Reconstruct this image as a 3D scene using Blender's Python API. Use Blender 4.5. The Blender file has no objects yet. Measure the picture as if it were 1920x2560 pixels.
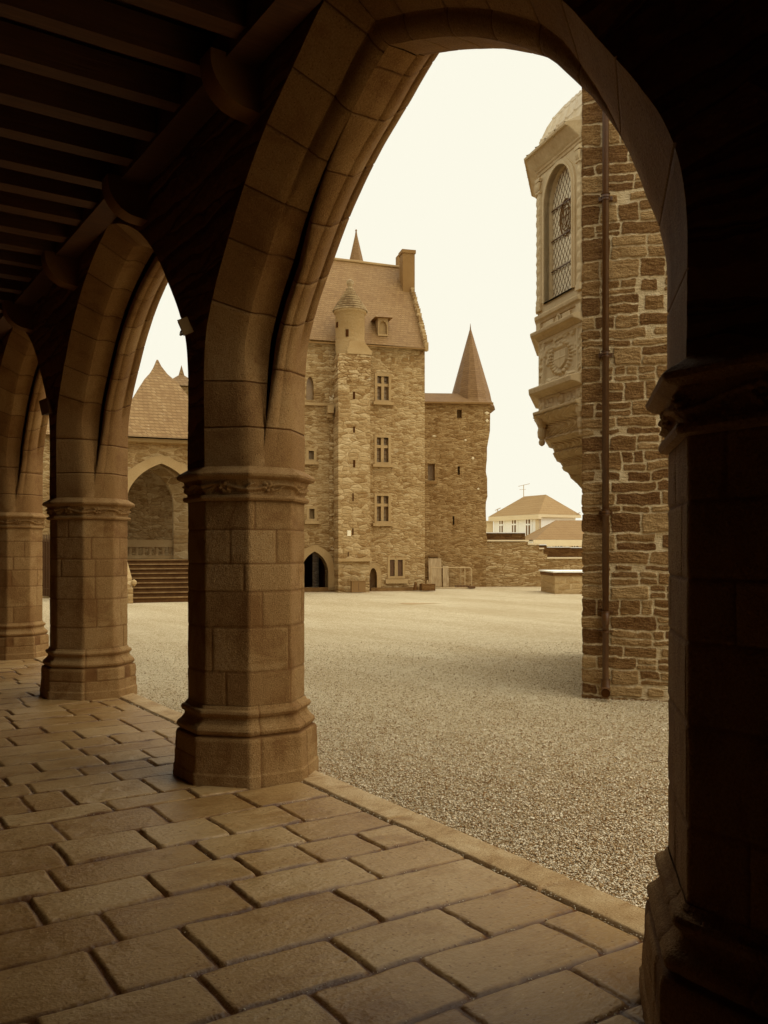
import bpy, math, random
import numpy as np
from mathutils.geometry import tessellate_polygon
from mathutils import Vector

SC = bpy.context.scene
COL = SC.collection
# ------------------------------------------------------------------ camera
FPX, HZ, CXP, EYE = 2230.0, 1379.0, 960.0, 1.6          # focal length and horizon measured in photograph pixels
YAW = math.atan2(1460, FPX)
cam = bpy.data.cameras.new('camera'); camo = bpy.data.objects.new('camera', cam); COL.objects.link(camo)
camo.location = (0, 0, EYE); camo.rotation_euler = (math.pi/2, 0, -YAW)
cam.sensor_width = 36; cam.lens = FPX/2560*36; cam.shift_y = 99/2560; cam.clip_end = 2000; cam.clip_start = .05
SC.camera = camo
# ------------------------------------------------------------------ sky, sun, exposure
SUN_EL, SUN_AZ = math.radians(60), math.radians(-45)     # azimuth of the sun measured from +X
w = bpy.data.worlds.new('World'); SC.world = w; w.use_nodes = True
nt = w.node_tree; nt.nodes.clear()
sky = nt.nodes.new('ShaderNodeTexSky'); sky.sky_type = 'NISHITA'; sky.sun_disc = False
sky.sun_elevation = SUN_EL; sky.sun_rotation = math.pi/2 - SUN_AZ; sky.dust_density = 6; sky.air_density = 1.5
bw = nt.nodes.new('ShaderNodeRGBToBW')
mm = nt.nodes.new('ShaderNodeMath'); mm.operation = 'MULTIPLY_ADD'; mm.inputs[1].default_value = .6; mm.inputs[2].default_value = 9.5
mn = nt.nodes.new('ShaderNodeMath'); mn.operation = 'MINIMUM'; mn.inputs[1].default_value = 10.0   # an even, thick overcast
vm = nt.nodes.new('ShaderNodeVectorMath'); vm.operation = 'MULTIPLY'; vm.inputs[0].default_value = (.975, .948, .80)
cb = nt.nodes.new('ShaderNodeCombineXYZ')
bg = nt.nodes.new('ShaderNodeBackground'); bg.inputs[1].default_value = .1
out = nt.nodes.new('ShaderNodeOutputWorld')
L = nt.links.new
L(sky.outputs[0], bw.inputs[0]); L(bw.outputs[0], mm.inputs[0]); L(mm.outputs[0], mn.inputs[0])
for i in range(3): L(mn.outputs[0], cb.inputs[i])
L(cb.outputs[0], vm.inputs[1]); L(vm.outputs[0], bg.inputs[0]); L(bg.outputs[0], out.inputs[0])
sl = bpy.data.lights.new('sun', 'SUN'); sl.energy = 2.2; sl.angle = math.radians(80); sl.color = (1, .96, .84)
so = bpy.data.objects.new('sun', sl); COL.objects.link(so)
d = Vector((math.cos(SUN_AZ)*math.cos(SUN_EL), math.sin(SUN_AZ)*math.cos(SUN_EL), math.sin(SUN_EL)))
so.rotation_euler = d.to_track_quat('Z', 'Y').to_euler(); so.location = (20, 0, 40)
SC.view_settings.view_transform = 'Standard'; SC.view_settings.look = 'None'
SC.view_settings.exposure = 0; SC.view_settings.gamma = 1
SC.cycles.use_denoising = True; SC.cycles.max_bounces = 8; SC.cycles.diffuse_bounces = 5; SC.cycles.glossy_bounces = 2
SC.cycles.transmission_bounces = 2; SC.cycles.sample_clamp_indirect = 4
try: SC.cycles.use_adaptive_sampling = True; SC.cycles.adaptive_threshold = .02
except Exception: pass

# ------------------------------------------------------------------ basic helpers
RNG = np.random.default_rng(7)
random.seed(5)
FW = np.array([math.sin(YAW), math.cos(YAW)]); RT = np.array([math.cos(YAW), -math.sin(YAW)])
def ground_at(x, y):
    dd = FPX*EYE/(y-HZ); return FW*dd + RT*dd*(x-CXP)/FPX
class Frame:
    """A vertical plane: local x runs to the right along it, local y goes into the building, z is up."""
    def __init__(s, px, depth, ang):
        s.o = FW*depth + RT*depth*(px-CXP)/FPX
        a = math.radians(ang)
        s.u = RT*math.cos(a) + FW*math.sin(a); s.v = FW*math.cos(a) - RT*math.sin(a)
        s.rot = math.atan2(s.u[1], s.u[0])
    def px(s, x, y, back=0.0):
        r = FW + RT*(x-CXP)/FPX
        o = s.o + s.v*back
        # o + u*t = r*k
        A = np.array([[r[0], -s.u[0]], [r[1], -s.u[1]]]); k, t = np.linalg.solve(A, o)
        return float(t), float(EYE + (HZ-y)/FPX*k)
    def z(s, x, y, back=0.0): return s.px(x, y, back)[1]
    def x(s, x, back=0.0): return s.px(x, HZ, back)[0]
WARM = 0
def tint(l):
    l = max(l, .003)
    return (min(.95, 1.06*l**(.75-.07*WARM)), l*(1-.03*WARM), .78*l**(1.42+.13*WARM), 1)
def setp(o, label=None, cat=None, group=None, kind=None):
    if label: o['label'] = label
    if cat: o['category'] = cat
    if group: o['group'] = group
    if kind: o['kind'] = kind
    return o
def empty(name, loc, rz, label, cat, group=None):
    o = bpy.data.objects.new(name, None); COL.objects.link(o); o.location = (loc[0], loc[1], loc[2] if len(loc) > 2 else 0)
    o.rotation_euler = (0, 0, rz); o.empty_display_size = .2
    return setp(o, label, cat, group)
def fempty(name, fr, label, cat, group=None): return empty(name, fr.o, fr.rot, label, cat, group)
def mesh(name, V, F, mat, parent=None, smooth=False, attr=None):
    me = bpy.data.meshes.new(name)
    V = np.asarray(V, dtype=np.float32).reshape(-1, 3)
    if isinstance(F, np.ndarray):
        n, k = F.shape
        me.vertices.add(len(V)); me.vertices.foreach_set('co', V.ravel())
        me.loops.add(n*k); me.loops.foreach_set('vertex_index', F.astype(np.int32).ravel())
        me.polygons.add(n); me.polygons.foreach_set('loop_start', np.arange(0, n*k, k, dtype=np.int32))
        me.polygons.foreach_set('loop_total', np.full(n, k, dtype=np.int32))
        me.update(calc_edges=True)
    else:
        me.from_pydata([tuple(map(float, v)) for v in V], [], [tuple(f) for f in F]); me.update()
    me.validate()
    if smooth: me.polygons.foreach_set('use_smooth', np.ones(len(me.polygons), dtype=bool))
    if attr:
        for k, a in attr.items():
            at = me.attributes.new(k, 'FLOAT', 'POINT'); at.data.foreach_set('value', np.asarray(a, dtype=np.float32).ravel())
    me.materials.append(mat)
    o = bpy.data.objects.new(name, me); COL.objects.link(o)
    if parent is not None: o.parent = parent
    return o
class MB:
    def __init__(s): s.V = []; s.F = []
    def add(s, V, F):
        b = len(s.V); s.V += [tuple(map(float, v)) for v in V]; s.F += [tuple(int(i)+b for i in f) for f in F]; return s
    def box(s, x0, x1, y0, y1, z0, z1):
        return s.add([(x, y, z) for z in (z0, z1) for y in (y0, y1) for x in (x0, x1)],
                     [(0, 2, 3, 1), (4, 5, 7, 6), (0, 1, 5, 4), (2, 6, 7, 3), (0, 4, 6, 2), (1, 3, 7, 5)])
    def bar(s, p, q, r, n=6):
        p = Vector(p); q = Vector(q); a = (q-p).normalized()
        t = a.cross(Vector((0, 0, 1)) if abs(a.z) < .9 else Vector((1, 0, 0))).normalized(); b = a.cross(t)
        V = []
        for c in (p, q):
            for i in range(n):
                an = 2*math.pi*i/n + math.pi/n; V.append(c + r*(math.cos(an)*t + math.sin(an)*b))
        F = [(i, (i+1) % n, n+(i+1) % n, n+i) for i in range(n)] + [tuple(range(n))[::-1], tuple(range(n, 2*n))]
        return s.add(V, F)
    def lathe(s, cx, cy, prof, n=24, a0=0, a1=2*math.pi, sx=1, sy=1):
        full = abs(a1-a0-2*math.pi) < 1e-6; m = n if full else n+1
        V = [(cx+sx*r*math.cos(a0+(a1-a0)*i/n), cy+sy*r*math.sin(a0+(a1-a0)*i/n), z) for z, r in prof for i in range(m)]
        F = []
        for j in range(len(prof)-1):
            for i in range(n):
                k = (i+1) % m
                F.append((j*m+i, j*m+k, (j+1)*m+k, (j+1)*m+i))
        return s.add(V, F)
    def prism(s, poly, y0, y1):
        """poly of (x, z) extruded along y"""
        n = len(poly)
        V = [(x, y0, z) for x, z in poly] + [(x, y1, z) for x, z in poly]
        F = [tuple(range(n)), tuple(range(2*n-1, n-1, -1))] + [(i, n+i, n+(i+1) % n, (i+1) % n) for i in range(n)]
        return s.add(V, F)
    def build(s, name, mat, parent=None, smooth=False): return mesh(name, s.V, s.F, mat, parent, smooth)
def plate(outer, holes, y0, y1, mb=None, reveal=None):
    """a slab in the local x-z plane from y0 (front) to y1 with openings cut through it"""
    mb = mb or MB()
    loops = [[Vector((x, z, 0)) for x, z in outer]] + [[Vector((x, z, 0)) for x, z in h] for h in holes]
    pts = [p for l in loops for p in l]
    tris = tessellate_polygon(loops)
    mb.add([(p.x, y0, p.y) for p in pts], tris)
    mb.add([(p.x, y1, p.y) for p in pts], [t[::-1] for t in tris])
    for l in loops:
        n = len(l)
        mb.add([(p.x, y0, p.y) for p in l] + [(p.x, y1, p.y) for p in l], [(i, (i+1) % n, n+(i+1) % n, n+i) for i in range(n)])
    return mb
def rect(x0, x1, z0, z1): return [(x0, z0), (x1, z0), (x1, z1), (x0, z1)]
def archpoly(x0, x1, z0, zs, za, n=10, p=1.0):
    """opening with jambs to zs and a pointed or round head to za"""
    xc = (x0+x1)/2; hw = (x1-x0)/2; P = [(x0, z0), (x1, z0)]
    for i in range(n+1):
        t = i/n; P.append((xc+hw*math.cos(t*math.pi/2)**(1/p) if t < 1 else xc, zs+(za-zs)*math.sin(t*math.pi/2)**1.0))
    for i in range(1, n+1):
        t = 1-i/n; P.append((xc-hw*math.cos(t*math.pi/2)**(1/p), zs+(za-zs)*math.sin(t*math.pi/2)))
    return P
def gothic(x0, x1, z0, zs, za, n=12):
    xc = (x0+x1)/2; hw = (x1-x0)/2; P = [(x0, z0), (x1, z0)]
    c = [(math.sin(t*1.15)/math.sin(1.15), (1-math.cos(t*1.15))/(1-math.cos(1.15))) for t in [i/n for i in range(n+1)]]
    P += [(xc+hw*(1-b), zs+(za-zs)*a) for a, b in c]
    P += [(xc-hw*(1-b), zs+(za-zs)*a) for a, b in c[:-1][::-1]]
    return P
def ringstrip(pin, pout, y0, y1, mb=None):
    """a frame between two loops of equal point count, front at y0, back at y1"""
    mb = mb or MB(); n = len(pin)
    V = [(x, y, z) for y in (y0, y1) for P in (pin, pout) for x, z in P]
    F = []
    for i in range(n):
        k = (i+1) % n
        F += [(i, k, n+k, n+i), (2*n+i, 3*n+i, 3*n+k, 2*n+k), (i, 2*n+i, 2*n+k, k), (n+i, n+k, 3*n+k, 3*n+i)]
    return mb.add(V, F)
def vnoise(u, v, scale, seed=0, octaves=3, pers=.5):
    tot = np.zeros_like(u, dtype=np.float64); amp = 1.0; nrm = 0
    for o in range(octaves):
        g = np.random.default_rng(seed*131+o).random((256, 256))
        a = u*scale*(2**o)+37.3*o; b = v*scale*(2**o)+11.7*o
        ia = np.floor(a).astype(int); ib = np.floor(b).astype(int); fa = a-ia; fb = b-ib
        fa = fa*fa*(3-2*fa); fb = fb*fb*(3-2*fb); ia %= 256; ib %= 256; ja = (ia+1) % 256; jb = (ib+1) % 256
        tot += amp*(g[ia, ib]*(1-fa)*(1-fb)+g[ja, ib]*fa*(1-fb)+g[ia, jb]*(1-fa)*fb+g[ja, jb]*fa*fb); nrm += amp; amp *= pers
    return tot/nrm*2-1
def stone_field(U, Z, stones, gap, rad, warp, edge, seed=0, ws=3.0):
    """U, Z regular grids (rows = Z).  returns height 0..1, random per stone, mask"""
    Uw = U+warp*vnoise(U, Z, ws, seed+1)+warp*.35*vnoise(U, Z, ws*5, seed+3); Zw = Z+warp*vnoise(U, Z, ws, seed+2)+warp*.35*vnoise(U, Z, ws*5, seed+4)
    H = np.zeros_like(U); R = np.full_like(U, .5); M = np.zeros_like(U)
    us = U[0]; zs = Z[:, 0]; rr = np.random.default_rng(seed+9)
    for (a, b, c, e) in stones:
        rnd = rr.random(); g2 = gap/2
        mgn = warp*1.5
        i0, i1 = np.searchsorted(us, [a-mgn, b+mgn]); j0, j1 = np.searchsorted(zs, [c-mgn, e+mgn])
        tu, tv = rr.normal(0, .05), rr.normal(0, .05)
        if i1 <= i0 or j1 <= j0: continue
        u = Uw[j0:j1, i0:i1]; z = Zw[j0:j1, i0:i1]
        r = min(rad, (b-a)/2.5, (e-c)/2.5)
        qx = np.abs(u-(a+b)/2)-(b-a)/2+g2+r; qz = np.abs(z-(c+e)/2)-(e-c)/2+g2+r
        dd = np.hypot(np.maximum(qx, 0), np.maximum(qz, 0))+np.minimum(np.maximum(qx, qz), 0)-r
        t = np.clip(-dd/edge, 0, 1); h = 1-(1-t)**2
        h = h*(1+tu*(u-(a+b)/2)+tv*(z-(c+e)/2))
        s = dd < 0; sub = (slice(j0, j1), slice(i0, i1))
        H[sub] = np.where(s & (h > H[sub]), h, H[sub]); R[sub] = np.where(s, rnd, R[sub]); M[sub] = np.where(s, np.clip(-dd/.004, 0, 1), M[sub])
    return H, R, M
def grid_faces(ny, nx, closed=False):
    idx = np.arange(ny*nx).reshape(ny, nx)
    if closed: idx = np.concatenate([idx, idx[:, :1]], 1)
    return np.stack([idx[:-1, :-1], idx[:-1, 1:], idx[1:, 1:], idx[1:, :-1]], -1).reshape(-1, 4)
def courses(u0, u1, z0, z1, hr, lr, seed=0, split=.0):
    r = random.Random(seed); out = []; z = z0
    while z < z1:
        h = r.uniform(*hr); u = u0-r.uniform(0, lr[1])
        while u < u1:
            l = r.uniform(*lr); l = max(l, h*.8)
            if r.random() < split and h > .12: out += [(u, u+l, z, z+h*.45), (u, u+l, z+h*.45, z+h)]
            else: out.append((u, u+l, z, z+h))
            u += l
        z += h
    return out

# ------------------------------------------------------------------ materials
MATS = {}
def nodes(m):
    m.use_nodes = True; n = m.node_tree; n.nodes.clear()
    o = n.nodes.new('ShaderNodeOutputMaterial'); b = n.nodes.new('ShaderNodeBsdfPrincipled')
    n.links.new(b.outputs[0], o.inputs[0]); return n, b
def N(n, t, **kw):
    x = n.nodes.new(t)
    for k, v in kw.items():
        if k.startswith('i_'): x.inputs[k[2:].replace('_', ' ')].default_value = v
        else: setattr(x, k, v)
    return x
def math_(n, op, a, b=None, clamp=False):
    x = n.nodes.new('ShaderNodeMath'); x.operation = op; x.use_clamp = clamp
    for i, v in enumerate((a, b)):
        if v is None: continue
        if hasattr(v, 'is_linked'): n.links.new(v, x.inputs[i])
        else: x.inputs[i].default_value = v
    return x.outputs[0]
def ramp(n, fac, stops):
    r = n.nodes.new('ShaderNodeValToRGB'); e = r.color_ramp.elements
    while len(e) < len(stops): e.new(.5)
    for i, (p, c) in enumerate(stops): e[i].position = p; e[i].color = c
    n.links.new(fac, r.inputs[0]); return r.outputs[0]
def noise(n, vec, scale, detail=4, rough=.55, dist=0):
    x = N(n, 'ShaderNodeTexNoise'); x.inputs['Scale'].default_value = scale; x.inputs['Detail'].default_value = detail
    x.inputs['Roughness'].default_value = rough; x.inputs['Distortion'].default_value = dist; n.links.new(vec, x.inputs['Vector']); return x.outputs[0]
def bump(n, b, h, strength, dist):
    x = N(n, 'ShaderNodeBump'); x.inputs['Strength'].default_value = strength; x.inputs['Distance'].default_value = dist
    n.links.new(h, x.inputs['Height']); n.links.new(x.outputs[0], b.inputs['Normal'])
def attr(n, name):
    a = N(n, 'ShaderNodeAttribute'); a.attribute_name = name; return a.outputs['Fac']
def scaled(n, vec, s):
    x = N(n, 'ShaderNodeMapping'); x.inputs['Scale'].default_value = s; n.links.new(vec, x.inputs['Vector']); return x.outputs[0]
def contrast(n, f, k): return math_(n, 'MULTIPLY', math_(n, 'SUBTRACT', f, .5), k)

def stone_mat(name, l, spread=2.0, big=1.2, fine=70, ks=(.9, .8, .6), rough=.85, bumpd=.004, use=('rnd',), mortar=None, spec=.3, grain=None, pits=0, stain=0):
    """dressed or rubble stone; l = luminance of the stone itself; attributes rnd and mask vary it stone by stone"""
    m = bpy.data.materials.new(name); n, b = nodes(m)
    tc = N(n, 'ShaderNodeTexCoord').outputs['Object']
    n1 = noise(n, tc, big, 5, .6); n2 = noise(n, tc, fine, 3, .7)
    f = math_(n, 'ADD', .5, contrast(n, n1, ks[0])); f = math_(n, 'ADD', f, contrast(n, n2, ks[1]))
    if 'rnd' in use: f = math_(n, 'ADD', f, contrast(n, attr(n, 'rnd'), ks[2]))
    pm = None
    if stain:
        sn = ramp(n, noise(n, scaled(n, tc, (1, 1.6, 1)), 1.9, 7, .72, .6), [(.50, (0, 0, 0, 1)), (.64, (1, 1, 1, 1))]); f = math_(n, 'SUBTRACT', f, math_(n, 'MULTIPLY', sn, stain))
    if pits:
        vp = N(n, 'ShaderNodeTexVoronoi'); vp.inputs['Scale'].default_value = pits; n.links.new(tc, vp.inputs['Vector'])
        sv = N(n, 'ShaderNodeSeparateColor'); n.links.new(vp.outputs['Color'], sv.inputs[0])
        pm = math_(n, 'MULTIPLY', math_(n, 'LESS_THAN', vp.outputs['Distance'], .22), math_(n, 'GREATER_THAN', sv.outputs[0], .72))
        f = math_(n, 'SUBTRACT', f, math_(n, 'MULTIPLY', pm, .8))
        lt = math_(n, 'MULTIPLY', math_(n, 'LESS_THAN', vp.outputs['Distance'], .16), math_(n, 'LESS_THAN', sv.outputs[0], .10)); f = math_(n, 'ADD', f, math_(n, 'MULTIPLY', lt, .7))
    f = math_(n, 'MAXIMUM', math_(n, 'MINIMUM', f, 1), 0)
    c = ramp(n, f, [(0, tint(l/spread)), (.5, tint(l)), (1, tint(min(.85, l*spread**.8)))])
    if mortar is not None:
        mx = N(n, 'ShaderNodeMix', data_type='RGBA'); n.links.new(attr(n, 'mask'), mx.inputs[0])
        mc = ramp(n, noise(n, tc, 9, 4), [(.3, tint(mortar*.7)), (.7, tint(mortar*1.15))])
        n.links.new(mc, mx.inputs[6]); n.links.new(c, mx.inputs[7]); c = mx.outputs[2]
    n.links.new(c, b.inputs['Base Color']); b.inputs['Roughness'].default_value = rough; b.inputs['Specular IOR Level'].default_value = spec
    h = math_(n, 'ADD', n2, math_(n, 'MULTIPLY', noise(n, tc, fine*.25, 3), .8))
    if pm is not None: h = math_(n, 'SUBTRACT', h, math_(n, 'MULTIPLY', pm, 1.5))
    if grain: h = math_(n, 'ADD', h, math_(n, 'MULTIPLY', noise(n, scaled(n, tc, grain), 1, 4, .6), 1.6))
    bump(n, b, h, 1, bumpd); return m
def rubble_mat(name, l, sx=2.6, sz=8.0, mortar=None, spread=1.9, edge=.06, blot=.8, lichen=0, rough=.9, wd=.05, gaps=.55, fine=1.1):
    """far masonry of thin coursed rubble, drawn from the wall's own x-z coordinates"""
    m = bpy.data.materials.new(name); n, b = nodes(m)
    tc = N(n, 'ShaderNodeTexCoord').outputs['Object']
    wv = N(n, 'ShaderNodeTexNoise'); wv.inputs['Scale'].default_value = 2.3; n.links.new(tc, wv.inputs['Vector'])
    ad = N(n, 'ShaderNodeVectorMath', operation='MULTIPLY_ADD'); n.links.new(wv.outputs[1], ad.inputs[0]); ad.inputs[1].default_value = (wd*3, 0, wd*3); n.links.new(tc, ad.inputs[2])
    v = scaled(n, ad.outputs[0], (sx, .4, sz))
    vo = N(n, 'ShaderNodeTexVoronoi'); vo.inputs['Scale'].default_value = 1; vo.inputs['Randomness'].default_value = .85; n.links.new(v, vo.inputs['Vector'])
    ve = N(n, 'ShaderNodeTexVoronoi', feature='DISTANCE_TO_EDGE'); ve.inputs['Scale'].default_value = 1; ve.inputs['Randomness'].default_value = .85; n.links.new(v, ve.inputs['Vector'])
    sp = N(n, 'ShaderNodeSeparateColor'); n.links.new(vo.outputs['Color'], sp.inputs[0])
    f = math_(n, 'ADD', .5, contrast(n, sp.outputs[0], .75))
    f = math_(n, 'ADD', f, contrast(n, noise(n, tc, .35, 5, .65), blot)); f = math_(n, 'ADD', f, contrast(n, noise(n, tc, 5, 4, .7), .6)); f = math_(n, 'ADD', f, contrast(n, noise(n, scaled(n, tc, (13, 13, 22)), 1, 4, .75), fine))
    gp = ramp(n, noise(n, scaled(n, ad.outputs[0], (sx*1.7, 1, sz*1.25)), 1, 3, .6), [(.56, (0, 0, 0, 1)), (.68, (1, 1, 1, 1))])
    f = math_(n, 'SUBTRACT', f, math_(n, 'MULTIPLY', gp, gaps))
    f = math_(n, 'MAXIMUM', math_(n, 'MINIMUM', f, 1), 0)
    c = ramp(n, f, [(0, tint(l/spread/1.25)), (.5, tint(l)), (1, tint(min(.8, l*spread**.7)))])
    mk = math_(n, 'GREATER_THAN', ve.outputs[0], edge)
    sep = N(n, 'ShaderNodeSeparateColor'); n.links.new(vo.outputs['Color'], sep.inputs[0])
    mx = N(n, 'ShaderNodeMix', data_type='RGBA'); n.links.new(mk, mx.inputs[0])
    mc = ramp(n, noise(n, tc, 1.7, 4, .7), [(.35, tint((mortar or l*1.3)*.45)), (.6, tint(mortar or l*1.3))]); n.links.new(mc, mx.inputs[6]); n.links.new(c, mx.inputs[7]); c = mx.outputs[2]
    if lichen:
        lf = ramp(n, noise(n, tc, 2.2, 8, .75), [(.60, (0, 0, 0, 1)), (.66, (1, 1, 1, 1))])
        m2 = N(n, 'ShaderNodeMix', data_type='RGBA'); n.links.new(math_(n, 'MULTIPLY', lf, lichen), m2.inputs[0]); n.links.new(c, m2.inputs[6]); m2.inputs[7].default_value = tint(.62); c = m2.outputs[2]
    n.links.new(c, b.inputs['Base Color']); b.inputs['Roughness'].default_value = rough; b.inputs['Specular IOR Level'].default_value = .25
    h = math_(n, 'ADD', math_(n, 'MINIMUM', ve.outputs[0], .25), math_(n, 'MULTIPLY', noise(n, tc, 12, 3), .3))
    h = math_(n, 'ADD', h, math_(n, 'MULTIPLY', sp.outputs[1], .35))
    bump(n, b, h, 1, .07); return m
def slate_mat(name, l, bw_=.22, bh=.16, spread=1.45, off=(0, 0), bumpd=.02, rough=.7, lich=.0):
    m = bpy.data.materials.new(name); n, b = nodes(m)
    tc = N(n, 'ShaderNodeTexCoord').outputs['Object']
    s = N(n, 'ShaderNodeSeparateXYZ'); n.links.new(tc, s.inputs[0])
    cx = N(n, 'ShaderNodeCombineXYZ'); n.links.new(math_(n, 'ADD', s.outputs[0], math_(n, 'MULTIPLY', s.outputs[1], .7)), cx.inputs[0]); n.links.new(s.outputs[2], cx.inputs[1])
    br = N(n, 'ShaderNodeTexBrick'); n.links.new(cx.outputs[0], br.inputs['Vector'])
    br.inputs['Scale'].default_value = 1; br.inputs['Brick Width'].default_value = bw_; br.inputs['Row Height'].default_value = bh
    br.inputs['Mortar Size'].default_value = bh*.10; br.inputs['Mortar Smooth'].default_value = .4; br.inputs['Bias'].default_value = 0
    br.inputs['Color1'].default_value = (.2, .2, .2, 1); br.inputs['Color2'].default_value = (.8, .8, .8, 1); br.inputs['Mortar'].default_value = (.08, .08, .08, 1)
    f = math_(n, 'ADD', math_(n, 'MULTIPLY', br.outputs[0], .55), .22)
    f = math_(n, 'ADD', f, contrast(n, noise(n, tc, .5, 5, .6), .6)); f = math_(n, 'ADD', f, contrast(n, noise(n, tc, 6, 4, .7), .7))
    f = math_(n, 'MAXIMUM', math_(n, 'MINIMUM', f, 1), 0)
    c = ramp(n, f, [(0, tint(l/spread/1.3)), (.5, tint(l)), (1, tint(l*spread))])
    if lich:
        lf = ramp(n, noise(n, tc, 3.3, 9, .8), [(.61, (0, 0, 0, 1)), (.68, (1, 1, 1, 1))])
        m2 = N(n, 'ShaderNodeMix', data_type='RGBA'); n.links.new(math_(n, 'MULTIPLY', lf, lich), m2.inputs[0]); n.links.new(c, m2.inputs[6]); m2.inputs[7].default_value = tint(.62); c = m2.outputs[2]
    n.links.new(c, b.inputs['Base Color']); b.inputs['Roughness'].default_value = rough; b.inputs['Specular IOR Level'].default_value = .3
    fr = math_(n, 'FRACT', math_(n, 'DIVIDE', s.outputs[2], bh))
    h = math_(n, 'ADD', math_(n, 'SUBTRACT', 1, fr), math_(n, 'MULTIPLY', br.outputs[0], .5))
    bump(n, b, h, 1, bumpd); return m
def plain_mat(name, l, rough=.6, spec=.4, var=.3, scale=3, bumpd=0, metal=0, col=None, fine=25):
    m = bpy.data.materials.new(name); n, b = nodes(m)
    tc = N(n, 'ShaderNodeTexCoord').outputs['Object']
    f = math_(n, 'ADD', math_(n, 'MULTIPLY', noise(n, tc, scale, 5, .6), .6), math_(n, 'MULTIPLY', noise(n, tc, fine, 3, .6), .4))
    c = ramp(n, f, [(.25, col[0] if col else tint(l*(1-var))), (.75, col[1] if col else tint(min(.88, l*(1+var))))])
    n.links.new(c, b.inputs['Base Color']); b.inputs['Roughness'].default_value = rough; b.inputs['Specular IOR Level'].default_value = spec; b.inputs['Metallic'].default_value = metal
    if bumpd: bump(n, b, f, 1, bumpd)
    return m
def wood_mat(name, l, axis=(1.2, 30, 30), rough=.75):
    m = bpy.data.materials.new(name); n, b = nodes(m)
    tc = N(n, 'ShaderNodeTexCoord').outputs['Object']; v = scaled(n, tc, axis)
    f = math_(n, 'ADD', math_(n, 'MULTIPLY', noise(n, v, 1, 5, .6, 1.0), .6), math_(n, 'MULTIPLY', noise(n, tc, 2.5, 4), .4))
    c = ramp(n, f, [(.3, tint(l*.45)), (.7, tint(l*1.4))])
    n.links.new(c, b.inputs['Base Color']); b.inputs['Roughness'].default_value = rough; bump(n, b, f, 1, .006); return m
def gravel_mat(name):
    m = bpy.data.materials.new(name); n, b = nodes(m)
    tc = N(n, 'ShaderNodeTexCoord').outputs['Object']
    vo = N(n, 'ShaderNodeTexVoronoi'); vo.inputs['Scale'].default_value = 75; n.links.new(tc, vo.inputs['Vector'])
    v2 = N(n, 'ShaderNodeTexVoronoi'); v2.inputs['Scale'].default_value = 26; n.links.new(tc, v2.inputs['Vector'])
    sp = N(n, 'ShaderNodeSeparateColor'); n.links.new(vo.outputs['Color'], sp.inputs[0])
    s2 = N(n, 'ShaderNodeSeparateColor'); n.links.new(v2.outputs['Color'], s2.inputs[0])
    f = math_(n, 'ADD', .5, contrast(n, sp.outputs[0], .9)); f = math_(n, 'ADD', f, contrast(n, s2.outputs[0], .35))
    f = math_(n, 'ADD', f, contrast(n, noise(n, scaled(n, tc, (.5, .14, 1)), 1, 6, .65), 1.3))
    f = math_(n, 'ADD', f, contrast(n, noise(n, tc, 5, 5, .7), .5))
    # a worn, damp streak in front of the keep
    f = math_(n, 'MAXIMUM', math_(n, 'MINIMUM', f, 1), 0)
    c = ramp(n, f, [(0, tint(.31)), (.5, tint(.53)), (1, tint(.70))])
    n.links.new(c, b.inputs['Base Color']); b.inputs['Roughness'].default_value = .9; b.inputs['Specular IOR Level'].default_value = .3
    h = math_(n, 'ADD', math_(n, 'SUBTRACT', 1, vo.outputs['Distance']), math_(n, 'MULTIPLY', noise(n, tc, 12, 4, .7), 1.3))
    bump(n, b, h, 1, .022); return m

WARM = .75
M_granite = stone_mat('granite', .18, 1.9, 1.1, 120, (.9, 1.9, .32), bumpd=.006, mortar=.085, pits=60, stain=.4)
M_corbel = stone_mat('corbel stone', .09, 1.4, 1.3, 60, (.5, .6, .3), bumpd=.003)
M_granite_arch = stone_mat('granite arch', .145, 1.8, 1.1, 100, (.9, 1.5, .4), bumpd=.005, mortar=.055, pits=50, stain=.3)
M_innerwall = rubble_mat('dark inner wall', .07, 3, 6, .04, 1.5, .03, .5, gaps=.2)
M_paver = stone_mat('worn paving slate', .225, 1.9, 1.6, 45, (.7, .6, .4), rough=.40, bumpd=.004, mortar=.040, spec=.32, grain=(9, 26, 9), pits=38, stain=.35)
M_kerb = stone_mat('kerb granite', .30, 2.0, 3.0, 110, (1.3, 1.3, .2), rough=.6, bumpd=.004, mortar=.08, spec=.3, pits=70, stain=.45)
WARM = .2
M_gravel = gravel_mat('gravel')
WARM = .8
M_pebble = stone_mat('gravel stones', .45, 2.8, 2.2, 60, (.3, .2, 1.4), rough=.7, bumpd=.0005)
WARM = .75
M_wood = wood_mat('old oak', .030)
M_woodb = wood_mat('old ceiling boards', .03, (30, 1.2, 30))
WARM = .4
M_chapel = stone_mat('chapel rubble', .125, 2.3, 2.0, 48, (.9, 1.5, .85), bumpd=.016, mortar=.52, grain=(11, 11, 50))
WARM = .3
M_tuff = plain_mat('carved white stone', .50, .8, .3, .18, 2.5, .004)
M_tuffd = plain_mat('carved white stone weathered', .40, .8, .3, .3, 5, .006)
M_lead = plain_mat('lead roof', .50, .45, .5, .25, 1.5, .003)

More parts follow.
